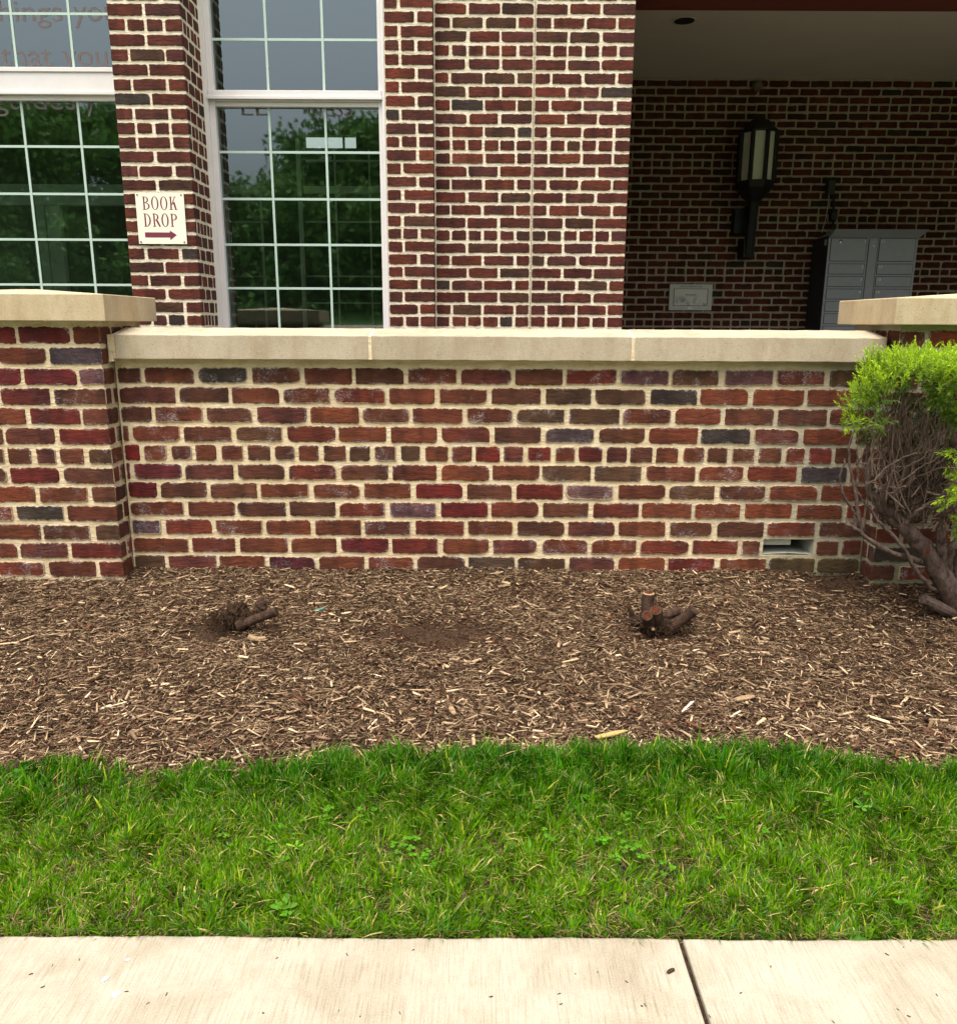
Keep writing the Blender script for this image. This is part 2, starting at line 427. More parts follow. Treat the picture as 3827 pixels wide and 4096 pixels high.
# ------------------------------------------------------------------ garden wall with its two piers
def garden_wall():
    r = random.Random(31)
    root = empty('garden_wall', (0, 3.4, .2), 'low red brick garden wall with cream stone coping between two capped piers, mulch at its foot', 'wall')
    zc = lambda i: 1.1395 - PIT * (i - 1)
    W0, W1 = -1.455, 1.612
    mb = MB()
    sx0, sx1, sz0, sz1 = 1.196, 1.408, zc(10) - .034, zc(10) + .036
    f = 3.3
    # body around the drain opening
    for (a, b, c, d) in ((W0, sx0, .0, 1.203), (sx1, W1, .0, 1.203), (sx0, sx1, .0, sz0), (sx0, sx1, sz1, 1.203)):
        mb.cur = 0; mb.box(a, b, f, f + .2, c, d)
    mb.cur = 1
    ph = {1: -.498, 2: -.376, 3: -.482, 4: -.577, 6: -.582, 7: -.484, 8: -.587, 9: -.4795, 10: -.586, 11: -.469, 12: -.58, 13: -.47}
    dk = (.040, .026, .022); cr = (.115, .014, .011); pu = (.13, .055, .055)
    ov = {1: [(1.0, 1.25, (.11, .05, .05), .9), (.62, .82, (.12, .05, .05), 1)], 2: [(.68, .88, dk, .15)], 4: [(.3, .5, (.065, .042, .045), .8)], 5: [(.02, .1, (.15, .02, .011), .1), (-1.46, -1.36, (.13, .012, .01), 0)], 6: [(1.29, 1.5, (.04, .03, .032), .1), (-1.46, -1.2, (.11, .02, .022), 0)],
          7: [(-.25, -.02, cr, 0), (.36, .57, (.13, .06, .055), 1.6), (-1.46, -1.32, (.12, .012, .012), 0)], 8: [(-.17, .05, (.09, .010, .009), 0), (-.4, -.17, (.12, .05, .055), .5)], 9: [(-1.46, -1.32, (.10, .05, .06), 1.3)], 10: [(-.58, -.37, (.105, .013, .012), .1)], 11: [(-.9, -.69, (.07, .014, .02), .7), (-.03, .17, (.075, .045, .03), .2), (1.18, 1.62, (.07, .045, .02), 0)]}
    for i in range(1, 14):
        if i == 5: js = rows_pattern(W0, W1, .1047, -.643)
        else: js = rows_pattern(W0, W1, .2105, ph[i])
        js = [j + r.uniform(-.006, .006) for j in js]
        sk = None
        if i == 10:
            js = [j for j in js if not sx0 - .06 < j < sx1 + .05] + [sx0 - .004, sx1 + .004]; js.sort()
            sk = lambda u, z: sx0 < u < sx1
        course(mb, Vector((0, f, 0)), X, -Yv, W0, W1, zc(i), js, r, PAL, over=ov.get(i), skip=sk, detail=12, effp=.35, rag=1.1)
    # plain back face courses
    for i in range(1, 12):
        course(mb, Vector((0, f + .2, 0)), -X, Yv, -W1, -W0, zc(i), rows_pattern(-W1, -W0, .2105, (i % 2) * .105), r, PAL, detail=4)
    mb.build('wall_body', [M['mortar'], M['brick']], root, attr=True)
    # ragged mortar squeezed up under the coping
    # drain sleeve
    mb = MB(); t = .002
    g = .0
    y0, y1 = f + .004, f + .215
    mb.poly([(sx0 + t, y0, sz0 + t), (sx0 + t, y1, sz0 + t), (sx0 + t, y1, sz1 - t), (sx0 + t, y0, sz1 - t)])
    mb.poly([(sx1 - t, y0, sz0 + t), (sx1 - t, y0, sz1 - t), (sx1 - t, y1, sz1 - t), (sx1 - t, y1, sz0 + t)])
    mb.poly([(sx0 + t, y0, sz1 - t), (sx0 + t, y1, sz1 - t), (sx1 - t, y1, sz1 - t), (sx1 - t, y0, sz1 - t)])
    n = 10
    for q in range(n):
        a, b = q / n, (q + 1) / n
        fz = lambda u: sz0 + t + .006 * (1 - abs(2 * u - 1) ** 2) 
        xa, xb = sx0 + t + (sx1 - sx0 - 2 * t) * a, sx0 + t + (sx1 - sx0 - 2 * t) * b
        mb.poly([(xa, y0, fz(a)), (xb, y0, fz(b)), (xb, y1, sz0 + t), (xa, y1, sz0 + t)])
    mb.build('drain_sleeve', M['sleeve'], root)
    mb = MB(); mb.box(sx0 + .004, sx0 + .135, f + .05, f + .12, sz0 + .032, sz1 - .003); mb.build('drain_block', M['galv'], root)
    # coping stones, chamfered ridge top
    def cop(x0, x1):
        mb = MB(); ya, yb, zb, zt, zr = 3.25, 3.55, 1.205, 1.299, 1.326
        n = 22; vs = []
        for q in range(n + 1):
            x = x0 + (x1 - x0) * q / n; j = lambda: r.uniform(-.0009, .0009)
            vs.append(mb.verts([(x, ya + j(), zb + j()), (x, ya + j(), zt + j()), (x, 3.4, zr + j()), (x, yb, zt), (x, yb, zb), ]))
        for q in range(n):
            for k in range(5): mb.face(vs[q] + k, vs[q + 1] + k, vs[q + 1] + (k + 1) % 5, vs[q] + (k + 1) % 5)
        mb.face(*[vs[0] + k for k in range(5)]); mb.face(*[vs[-1] + k for k in reversed(range(5))])
        return mb.build('coping_stone', M['stone'], root, bevel=.003)
    xs = [-1.435, -.428, .603, 1.60]
    for i in range(3): cop(xs[i] + .006, xs[i + 1] - .006)
    mb = MB()
    for x in (xs[0], xs[1], xs[2]):
        n = mb.verts([(x - .0065, 3.2515, 1.207), (x - .0065, 3.2515, 1.2975), (x - .0065, 3.4, 1.3248), (x - .0065, 3.54, 1.298), (x + .0065, 3.2515, 1.207), (x + .0065, 3.2515, 1.2975), (x + .0065, 3.4, 1.3248), (x + .0065, 3.54, 1.298)])
        mb.face(n, n + 4, n + 5, n + 1); mb.face(n + 1, n + 5, n + 6, n + 2); mb.face(n + 2, n + 6, n + 7, n + 3)
    mb.box(-1.453, -1.4355, 3.246, 3.5, 1.196, 1.30)
    mb.build('coping_mortar_joint', M['mortar'], root)
    # piers
    def pier(x0, x1, leftpier):
        y0, y1 = 3.2, 3.6
        mb = MB(); mb.cur = 0; mb.box(x0 + .003, x1 - .003, y0 + .003, y1 - .003, 0, 1.349); mb.cur = 1
        ovp = {0: [(-1.68, -1.455, (.06, .04, .047), .25)], 1: [(-1.9, -1.58, (.11, .014, .014), .1), (-1.56, -1.45, (.12, .055, .06), .7)], 2: [(-2.2, -1.66, (.10, .018, .014), .1)], 3: [(-1.8, -1.6, (.115, .018, .013), .1)], 4: [(-1.7, -1.4, (.11, .016, .012), .1)], 6: [(-1.9, -1.7, (.11, .015, .011), 0)], -1: [(-1.9, -1.58, (.12, .018, .014), .1)]}
        for i in range(-1, 14):
            half = i % 2 == 1
            edge = x1 if leftpier else x0
            if i == 5: js = rows_pattern(x0, x1, (x1 - x0) / 7, x0)
            else: js = rows_pattern(x0, x1, (x1 - x0) / 3.5, edge + (.104 if half else .209) * (-1 if leftpier else 1))
            js = [j + r.uniform(-.004, .004) for j in js]
            o = ovp.get(i) if leftpier else {-1: [(1.7, 1.95, (.17, .035, .018), .2)], 0: [(1.6, 2.4, (.13, .03, .02), .3)]}.get(i)
            course(mb, Vector((0, y0 + .003, 0)), X, -Yv, x0, x1, zc(i), js, r, PAL, ends=(1, 1), over=o, detail=12, rag=1.1)
            for side in (0, 1):
                sj = [] if half or i == 5 else None
                oo = Vector(((x1 - .003) if side else (x0 + .003), 0, 0)); UU = Yv if side else -Yv; NN = X if side else -X
                u0, u1 = (y0, y1) if side else (-y1, -y0)
                d = [.104, .209, .313] if half else [.06, .2, .34]
                js = [(y0 + q) if side else -(y0 + q) for q in d]; js.sort()
                course(mb, oo, UU, NN, u0, u1, zc(i), js, r, PAL, ends=(1, 1), detail=8)
            course(mb, Vector((0, y1 - .003, 0)), -X, Yv, -x1, -x0, zc(i), rows_pattern(-x1, -x0, .2086, -x1 + (.104 if half else .2)), r, PAL, ends=(1, 1), detail=4)
        p = mb.build('pier', [M['mortar'], M['brick']], root, attr=True)
        mb = MB(); e = .052
        a, b, c, d = x0 - e, x1 + e, y0 - e, y1 + e; zb, zt, zr = 1.3495, 1.449, 1.474
        cx = (a + b) / 2; yc = (c + d) / 2; hx = (b - a) / 2 - (d - c) / 2 + .02
        n = mb.verts([(a, c, zb), (b, c, zb), (b, d, zb), (a, d, zb), (a, c, zt), (b, c, zt), (b, d, zt), (a, d, zt), (cx - .04, yc, zr), (cx + .04, yc, zr)])
        for fc in ((0, 3, 2, 1), (0, 1, 5, 4), (1, 2, 6, 5), (2, 3, 7, 6), (3, 0, 4, 7), (4, 5, 9, 8), (5, 6, 9), (6, 7, 8, 9), (7, 4, 8)): mb.face(*[n + i for i in fc])
        q = mb.build('pier_cap', M['capstone'], p, bevel=.003)
        return p
    pier(-2.19, -1.46, True); pier(1.615, 2.345, False)
garden_wall()

# ------------------------------------------------------------------ library building
def panel(mb, x0, x1, y, z0, z1, r, ends=(0, 0), back=.2, start=0, detail=6, phase=None, pit=.0777, hz=1.358):
    mb.cur = 0; mb.box(x0, x1, y + .003, y + back, z0, z1); mb.cur = 1
    k0 = math.ceil((z0 - hz) / pit + .5); k1 = math.floor((z1 - hz) / pit)
    nb = max(1, round((x1 - x0) / .2135 * 2)) / 2; L = (x1 - x0) / nb
    for k in range(k0, k1 + 1):
        if k % 7 == 0: js = rows_pattern(x0, x1, L / 2, x0 + (0 if phase is None else phase))
        else: js = rows_pattern(x0, x1, L, (x0 if phase is None else phase) + (L / 2 if (k + start) % 2 else 0))
        js = [j + r.uniform(-.004, .004) for j in js]
        course(mb, Vector((0, y + .003, 0)), X, -Yv, x0, x1, hz + k * pit, js, r, PAL2, head=.014, bed=.018, ends=ends, detail=detail, effp=.12, pit=pit, rag=.95)

def sidepanel(mb, x, ya, yb, z0, z1, r, right=True, detail=5, pit=.0777, hz=1.358):
    """face looking +X (right) or -X, from ya to yb in depth; brick mesh only"""
    mb.cur = 1
    k0 = math.ceil((z0 - hz) / pit + .5); k1 = math.floor((z1 - hz) / pit)
    u0, u1 = (ya, yb) if right else (-yb, -ya)
    for k in range(k0, k1 + 1):
        L = .107 if (k % 7 or yb - ya > .5) else .06
        if yb - ya > .5: L = .2135
        js = rows_pattern(u0, u1, L, (u0 if right else u1) + (L / 2 if k % 2 else 0))
        course(mb, Vector((x - (.003 if right else -.003), 0, 0)), Yv if right else -Yv, X if right else -X, u0, u1, hz + k * pit, js, r, PAL2, head=.011, ends=(1 if right else 0, 0 if right else 1), detail=detail, effp=.05, pit=pit)

FL = .42; TOP = 4.45
def building():
    r = random.Random(77)
    root = empty('library_building', (0, 6, FL), 'red brick library front with white framed windows and a dark open porch', 'building')
    # projecting pier carrying the sign
    mb = MB(); panel(mb, -2.11, -1.70, 5.12, FL - .2, TOP, r, ends=(1, 1), back=.43, start=0, detail=7)
    sidepanel(mb, -1.70, 5.12, 5.44, FL - .2, TOP, r, True, 6)
    mb.build('brick_pier', [M['mortar2'], M['brick2']], root, attr=True)
    # brick beside and right of the window
    mb = MB(); panel(mb, -.59, -.292, 5.45, FL - .2, TOP, r, ends=(0, 1), back=.3, start=1, detail=7)
    sidepanel(mb, -.292, 5.45, 5.545, FL - .2, TOP, r, True, 4)
    panel(mb, -.289, .331, 5.54, FL - .2, TOP, r, back=.25, start=0, detail=7)
    panel(mb, .335, .945, 5.543, FL - .2, TOP, r, ends=(0, 1), back=.25, start=0, detail=7)
    mb.box(.329, .336, 5.538, 5.56, FL - .2, TOP) if False else None
    mb.cur = 0; mb.box(.70, .942, 5.795, 9.18, FL - .2, TOP); sidepanel(mb, .945, 5.545, 9.18, FL - .2, 3.82, r, True, 3)
    mb.build('brick_wall', [M['mortar2'], M['brick2']], root, attr=True)
    mb = MB(); mb.box(.330, .3355, 5.5345, 5.56, FL, TOP); mb.build('expansion_joint', M['mortar3'], root)
    # porch back wall
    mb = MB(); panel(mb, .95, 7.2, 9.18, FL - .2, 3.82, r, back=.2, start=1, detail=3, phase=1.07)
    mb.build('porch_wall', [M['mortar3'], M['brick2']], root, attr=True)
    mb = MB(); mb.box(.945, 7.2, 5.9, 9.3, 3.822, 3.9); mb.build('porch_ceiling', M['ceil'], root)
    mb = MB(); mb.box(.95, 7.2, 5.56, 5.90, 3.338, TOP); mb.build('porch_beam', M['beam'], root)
    mb = MB(); mb.box(6.7, 7.2, 5.5, 6.0, FL - .2, 3.335); mb.build('porch_column', M['beam'], root)
    mb = MB(); mb.box(7.205, 7.35, 5.5, 9.38, FL - .2, TOP); mb.build('porch_shade_wall', M['beam'], root)  # unseen end wall, added to close the porch in and keep it dark
    mb = MB(); mb.box(.95, 7.2, 5.5, 9.18, FL - .3, FL); mb.build('porch_floor', M['paver'], root)
    mb = MB(); mb.box(-9, 7.4, 5.3, 11.2, TOP + .002, TOP + .25); mb.build('roof', M['ceil'], root)
    # recessed downlight: trim ring and dark can
    mb = MB(); cx, cy = 1.70, 7.55
    cz = 3.8195; n = 24; a = mb.verts([(cx + .11 * math.cos(q * 6.2832 / n), cy + .11 * math.sin(q * 6.2832 / n), cz) for q in range(n)]); b = mb.verts([(cx + .085 * math.cos(q * 6.2832 / n), cy + .085 * math.sin(q * 6.2832 / n), cz - .006) for q in range(n)])
    for q in range(n): mb.face(a + q, a + (q + 1) % n, b + (q + 1) % n, b + q)
    dl = mb.build('downlight', M['ceil'], root)
    mb = MB(); mb.poly([(cx + .085 * math.cos(q * 6.2832 / n), cy + .085 * math.sin(q * 6.2832 / n), cz - .0055) for q in range(n)]); mb.build('lamp_opening', M['black'], dl)
    # ---- windows
    def frame_bar(mb, x0, x1, z0, z1, y, d=.05): mb.box(x0, x1, y, y + d, z0, z1)
    yg = 5.50
    def window(x0, x1, rail, railkind, vl, hl, vu, hu, zbot=.75, fl=.065, fr=.04):
        zt = 4.35; mb = MB()
        # outer frame, stepped profile
        for (a, b, dy) in ((0, fl * .45, .0), (fl * .45, fl, .014)):
            mb.box(x0 + a, x0 + b, 5.447 + dy, yg + .06, zbot, zt)
        for (a, b, dy) in ((0, fr * .45, .0), (fr * .45, fr, .014)):
            mb.box(x1 - b, x1 - a, 5.447 + dy, yg + .06, zbot, zt)
        mb.box(x0 + fl, x1 - fr, 5.45, yg + .06, zt - .06, zt); mb.box(x0 + fl, x1 - fr, 5.45, yg + .06, zbot, zbot + .06)
        zr0, zr1 = rail
        if railkind == 'slim':
            h = zr1 - zr0
            mb.box(x0 + fl * .5, x1 - fr * .5, 5.444, yg + .06, zr0 + h * .62, zr1)
            mb.box(x0 + fl * .4, x1 - fr * .4, 5.435, yg + .06, zr0 + h * .40, zr0 + h * .62)
            mb.box(x0 + fl * .5, x1 - fr * .5, 5.452, yg + .06, zr0 + h * .30, zr0 + h * .40)
            mb.box(x0 + fl, x1 - fr, 5.468, yg + .06, zr0, zr0 + h * .30)
        else:
            h = zr1 - zr0
            mb.box(x0 + fl, x1 - fr, 5.450, yg + .06, zr0 + h * .86, zr1)
            mb.box(x0 + fl, x1 - fr, 5.458, yg + .06, zr0 + h * .27, zr0 + h * .855)
            mb.box(x0 + fl, x1 - fr, 5.447, yg + .06, zr0 + h * .155, zr0 + h * .265)
            mb.box(x0 + fl, x1 - fr, 5.474, yg + .06, zr0, zr0 + h * .15)
        wf = mb.build('window', M['white'], root, bevel=.0025)
        zlo = (zbot + .06, zr0); zup = (zr1, zt - .06)
        for (za, zb), vs, hs_ in ((zlo, vl, hl), (zup, vu, hu)):
            mb = MB(); mb.poly([(x0 + fl, yg, za), (x1 - fr, yg, za), (x1 - fr, yg, zb), (x0 + fl, yg, zb)]); mb.build('pane', M['glass'], wf)
            mb = MB(); e = .0072
            for x in vs: mb.box(x - e, x + e, yg - .004, yg + .016, za, zb)
            for z in hs_: mb.box(x0 + fl, x1 - fr, yg - .0025, yg + .0145, z - e, z + e)
            mb.build('muntin_grid', M['muntin'], wf)
        return wf
    zz = lambda y: P(1200, y, 5.51)[1]
    h = [zz(v) for v in (611, 798, 980, 1154)]; h += [h[-1] - .33, h[-1] - .66][:1]
    dv = h[0] - h[1]
    w2 = window(-1.703, -.588, (P(1200, 424, 5.45)[1], P(1200, 362, 5.45)[1]), 'slim', [P(1105, 980, 5.51)[0], P(1321, 980, 5.51)[0]], h, [P(1064, 100, 5.51)[0], P(1290, 100, 5.51)[0]], [zz(161), zz(161) + dv, zz(161) + 2 * dv, zz(161) + 3 * dv])
    zl = lambda y: P(250, y, 5.51)[1]
    h = [zl(v) for v in (588, 777, 959, 1139)]; h.append(h[-1] - .33)
    xa, xb = P(131, 777, 5.51)[0], P(351, 777, 5.51)[0]; dx = xb - xa
    w1 = window(-4.1, -2.10, (P(250, 398, 5.45)[1], P(250, 268, 5.45)[1]), 'wide', [xb - dx * q for q in range(5)], h, [xb - dx * q for q in range(5)], [zl(58), zl(58) + dv, zl(58) + 2 * dv])
    # small seam on the wide rail
    # ---- lettering on the glass (tan film)
    def lettering(s, px0, px1, py, hpx, parent):
        Y = 5.4985; x, z = P(px0, py, Y); x1 = P(px1, py, Y)[0]; z2 = P(px0, py - hpx, Y)[1]
        o = text(s, (0, 0, 0), (z2 - z) * (1.36 if s in ('you', 'y') else 1), M['orange'], parent, 'lettering')
        me = o.data; me.transform(Matrix.Translation(parent_loc(parent)))
        xs = [v.co.x for v in me.vertices]; k = (x1 - x) / (max(xs) - min(xs))
        me.transform(Matrix.Translation(Vector((x, Y, z)) - Vector(parent_loc(parent))) @ Matrix.Diagonal((k, 1, 1, 1)) @ Matrix.Translation((-min(xs), 0, 0)))
    def parent_loc(p):
        v = Vector((0, 0, 0))
        while p: v += Vector(p.location); p = p.parent
        return v
    lettering('things', -50, 252, 84, 88, w1); lettering('you', 298, 468, 84, 66, w1)
    lettering('that', 8, 214, 262, 90, w1); lettering('you', 255, 434, 262, 66, w1)
    lettering('guides', -20, 306, 437, 90, w1); lettering('y', 348, 388, 437, 66, w1)
    lettering('LE', 968, 1072, 462, 62, w2); lettering('NESS', 1235, 1412, 466, 62, w2)
    # ---- room behind the glass
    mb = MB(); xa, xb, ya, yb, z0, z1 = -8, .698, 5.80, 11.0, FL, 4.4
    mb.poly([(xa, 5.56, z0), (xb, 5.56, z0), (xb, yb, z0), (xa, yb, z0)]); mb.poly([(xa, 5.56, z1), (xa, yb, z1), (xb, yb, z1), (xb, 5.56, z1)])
    mb.box(xa - .1, xa, 5.56, yb, z0, z0 + .5); mb.box(xa - .1, xa, 5.56, yb, z1 - .4, z1)  # unseen side wall left open at mid height to let sky light in
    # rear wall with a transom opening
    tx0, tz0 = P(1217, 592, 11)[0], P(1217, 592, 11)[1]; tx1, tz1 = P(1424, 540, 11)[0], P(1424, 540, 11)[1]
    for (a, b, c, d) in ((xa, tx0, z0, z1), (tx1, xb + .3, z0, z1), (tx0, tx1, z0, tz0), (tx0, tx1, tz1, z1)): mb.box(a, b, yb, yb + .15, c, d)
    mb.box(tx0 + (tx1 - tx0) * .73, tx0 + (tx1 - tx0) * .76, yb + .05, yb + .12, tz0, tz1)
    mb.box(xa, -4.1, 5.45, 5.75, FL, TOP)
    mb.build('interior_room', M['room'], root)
    mb = MB()
    # inner door frames seen through the left window, and a gridded screen through the right one
    Yi = 6.5
    def pb(x0, y0, x1, y1, Y=Yi, d=.05):
        a, zb = P(x0, y1, Y)[0], P(x0, y1, Y)[1]; b, zt = P(x1, y1, Y)[0], P(x1, y0, Y)[1]; mb.box(a, b, Y, Y + d, zb, zt)
    pb(-150, 738, 560, 768); pb(-150, 782, 560, 818, Yi - .03)
    pb(180, 818, 231, 1330, Yi - .03); pb(237, 818, 290, 1330, Yi - .02)
    pb(1215, 745, 1520, 772); pb(1215, 560, 1228, 1330, Yi + .01)
    for yy in (640, 885, 1103, 1210): pb(1222, yy, 1520, yy + 4, Yi + .02)
    for xx in (1358, 1490): pb(xx, 600, xx + 4, 1330, Yi + .03)
    pb(880, 745, 1060, 772)
    for yy in (885, 1103): pb(930, yy, 1070, yy + 4, Yi + .02)
    for xx in (935, 1066): pb(xx, 800, xx + 4, 1330, Yi + .03)
    mb.build('interior_frame', M['roomtrim'], root)

def text(s, loc, h, mat, parent, name='lettering', xs=1., rot=None, align='LEFT', ext=0):
    cu = bpy.data.curves.new('t', 'FONT'); cu.body = s; cu.size = h / .72; cu.align_x = align; cu.resolution_u = 3
    o = bpy.data.objects.new('t', cu); COL.objects.link(o)
    bpy.context.view_layer.update()
    dg = bpy.context.evaluated_depsgraph_get()
    me = bpy.data.meshes.new_from_object(o.evaluated_get(dg))
    bpy.data.objects.remove(o); bpy.data.curves.remove(cu)
    me.materials.clear()
    m = Matrix.Translation(loc) @ Matrix.Rotation(R(90), 4, 'X') @ Matrix.Diagonal((xs, 1, 1, 1))
    me.transform(m); me.name = name
    return link(name, me, mat, parent)
building()

# ------------------------------------------------------------------ things on the building
def sign():
    Y = 5.108
    x0, x1 = P(541, 775, Y)[0], P(735, 775, Y)[0]; z1, z0 = P(640, 772, Y)[1], P(640, 976, Y)[1]
    root = empty('book_drop_sign', ((x0 + x1) / 2, Y, z0), 'cream BOOK DROP sign with maroon arrow screwed to the brick pier', 'sign')
    mb = MB(); mb.box(x0, x1, Y, Y + .006, z0, z1); mb.build('sign_plate', M['cream'], root, bevel=.001)
    mb = MB(); lay = [0]
    def ly(): lay[0] += 1; return Y - .0006 - .00002 * lay[0]
    def quad(pts): y = ly(); mb.poly([(a, y, b) for a, b in pts])
    def bowl(cx, cz, ro, zo, ri, zi, a0, a1, n=16):
        y = ly()
        for q in range(n):
            t0, t1 = R(a0 + (a1 - a0) * q / n), R(a0 + (a1 - a0) * (q + 1) / n)
            mb.poly([(cx + ro * math.cos(t0), y, cz + zo * math.sin(t0)), (cx + ri * math.cos(t0), y, cz + zi * math.sin(t0)), (cx + ri * math.cos(t1), y, cz + zi * math.sin(t1)), (cx + ro * math.cos(t1), y, cz + zo * math.sin(t1))][::-1])
    def letter(ch, x, z, wd, h):
        t = wd * .20; s = h * .035
        def rect(a, b, c, d): quad([(x + a, z + c), (x + b, z + c), (x + b, z + d), (x + a, z + d)])
        if ch in 'BDRPK':
            rect(wd * .14, wd * .14 + t, 0, h); rect(0, wd * .14 + t * 1.6, 0, s); rect(0, wd * .14 + t * 1.6, h - s, h)
            sx = wd * .14 + t * .9
        if ch == 'O': bowl(x + wd / 2, z + h / 2, wd / 2, h * .52, wd / 2 - t, h * .52 - s * 1.1, 0, 360, 28)
        if ch == 'D': bowl(x + sx, z + h / 2, wd - sx, h / 2, wd - sx - t, h / 2 - s, -90, 90)
        if ch in 'BRP':
            rw = wd * (.86 if ch != 'P' else .95) - sx; hz = .235 if ch == 'B' else .26
            bowl(x + sx, z + h * (1 - hz), rw, h * hz, rw - t, h * hz - s, -90, 90)
        if ch == 'B': bowl(x + sx, z + h * .28, wd - sx, h * .28, wd - sx - t, h * .28 - s, -90, 90)
        if ch == 'R':
            quad([(x + sx + t * .6, z + h * .5), (x + wd * .92 - t * .3, z), (x + wd * .95 + t * .8, z), (x + sx + t * 2.0, z + h * .5)]); rect(wd * .85, wd * 1.1, 0, s)
        if ch == 'K':
            quad([(x + sx, z + h * .40), (x + sx + t * .5, z + h * .36), (x + wd * .88, z + h), (x + wd * .78, z + h)]); rect(wd * .62, wd * 1.0, h - s, h)
            quad([(x + sx + t * 1.0, z + h * .55), (x + wd * .8, z), (x + wd * 1.0, z), (x + sx + t * 2.3, z + h * .60)]); rect(wd * .7, wd * 1.12, 0, s)
    W, H = x1 - x0, z1 - z0
    for word, zf, xf in (('BOOK', .675, .135), ('DROP', .345, .135)):
        for i, ch in enumerate(word): letter(ch, x0 + W * (xf + i * .185), z0 + H * zf, W * .15, H * .255)
    mb.build('lettering', M['maroon'], root)
    mb = MB(); a = lambda u, v: (x0 + W * u, Y - .0008, z0 + H * v)
    mb.poly([a(.14, .13), a(.66, .13), a(.66, .08), a(.80, .18), a(.66, .275), a(.66, .23), a(.14, .23)]); mb.build('arrow', M['maroon'], root)
    for u, v in ((.045, .965), (.95, .965), (.045, .04), (.95, .04)):
        mb = MB(); c = a(u, v); mb.tube([(c[0], Y + .001, c[2]), (c[0], Y - .003, c[2])], .0045, 10); mb.build('screw', M['inkd'], root)
sign()

def lantern():
    Y = 8.93; cx = (P(2958, 530, Y)[0] + P(3107, 530, Y)[0]) / 2 + .005; Rr = .185
    zt, zb = P(3000, 535, Y)[1], P(3000, 728, Y)[1]
    root = empty('wall_lantern', (cx, 9.17, P(3000, 1031, 9.1)[1]), 'black eight sided lantern with pale panes on the porch wall', 'lantern')
    n = 8; off = R(11)
    pt = lambda q, r: (cx + r * math.cos(off + q * 6.2832 / n), Y + r * math.sin(off + q * 6.2832 / n))
    mb = MB()
    def rings(lst):
        idx = [mb.verts([(*pt(q, r), z) for q in range(n)]) for r, z in lst]
        for i in range(len(idx) - 1):
            for q in range(n): mb.face(idx[i] + q, idx[i] + (q + 1) % n, idx[i + 1] + (q + 1) % n, idx[i + 1] + q)
        mb.face(*[idx[0] + q for q in reversed(range(n))]); mb.face(*[idx[-1] + q for q in range(n)])
    rings([(Rr + .006, zt), (Rr + .012, zt + .015), (.105, zt + .095), (.10, zt + .12)]); mb.build('roof_cap', M['black'], root)
    mb = MB(); rings([(.058, zb - .20), (.10, zb - .16), (Rr + .002, zb - .07), (Rr + .008, zb)]); mb.build('base_cup', M['black'], root)
    mb = MB()
    for q in range(n): x, y = pt(q, Rr); mb.tube([(x, y, zb), (x, y, zt)], .022, 6)
    cage = mb.build('cage', M['black'], root)
    for q in range(n):
        a, b = pt(q, Rr - .02), pt(q + 1, Rr - .02); mb = MB()
        mb.poly([(a[0], a[1], zb), (b[0], b[1], zb), (b[0], b[1], zt), (a[0], a[1], zt)]); mb.build('glass_panel', M['milk'], root)
    zs = P(3000, 1031, 9.1)[1]
    mb = MB(); mb.tube([(cx, Y, zb - .15), (cx, Y + .01, zb - .35), (cx, Y + .05, zs + .02)], [.058, .056, .056], 8); mb.box(cx - .060, cx + .055, Y + .02, 9.17, zs, zs + .18); mb.box(cx - .04, cx + .04, Y, 9.17, zb - .30, zb - .22)
    mb.build('bracket', M['black'], root, bevel=.004)
    mb = MB(); x0 = P(2931, 900, 9.1)[0]; mb.box(x0, cx - .02, 9.06, 9.175, P(2950, 935, 9.1)[1], P(2950, 836, 9.1)[1]); mb.build('wiring_box', M['black'], root, bevel=.004)
lantern()

def book_return():
    Y = 9.16
    x0, x1 = P(2676, 1190, Y)[0], P(2847, 1190, Y)[0]; z0, z1 = P(2760, 1241, Y)[1], P(2760, 1137, Y)[1]
    W, H = x1 - x0, z1 - z0; g = lambda u, v: (x0 + W * u, z0 + H * v)
    root = empty('book_return_chute', ((x0 + x1) / 2, Y, z0), 'grey metal BOOK & MEDIA RETURN hatch set in the porch wall', 'book return')
    mb = MB(); mb.box(x0, x1, Y, Y + .016, z0, z1); mb.build('face_plate', M['steel'], root, bevel=.002)
    mb = MB(); a = g(.10, .17); b = g(.90, .83); mb.box(a[0], b[0], Y - .003, Y, a[1], b[1]); s = mb.build('door_reveal', M['inkd'], root)
    mb = MB(); a = g(.113, .185); b = g(.883, .815); mb.box(a[0], b[0], Y - .008, Y - .003, a[1], b[1]); d = mb.build('door', mat_hatch(), root, bevel=.001)
    mb = MB(); a = g(.39, .615); b = g(.61, .615); mb.tube([(a[0], Y - .008, a[1]), (a[0], Y - .025, a[1]), (b[0], Y - .025, b[1]), (b[0], Y - .008, b[1])], .008, 6); mb.build('handle', M['steel2'], d)
    mb = MB(); a = g(.2, .865); b = g(.8, .965); mb.box(a[0], b[0], Y - .0015, Y, a[1], b[1]); lb = mb.build('name_strip', M['steel'], root)
    c = g(.5, .89); text('BOOK & MEDIA RETURN', (c[0], Y - .0025, c[1]), H * .055, M['inkd'], lb, 'lettering', 1.02, align='CENTER')
    mb = MB(); a = g(.45, .05); b = g(.55, .125); mb.box(a[0], b[0], Y - .0015, Y, a[1], b[1]); mb.build('white_tag', M['inkw'], root)
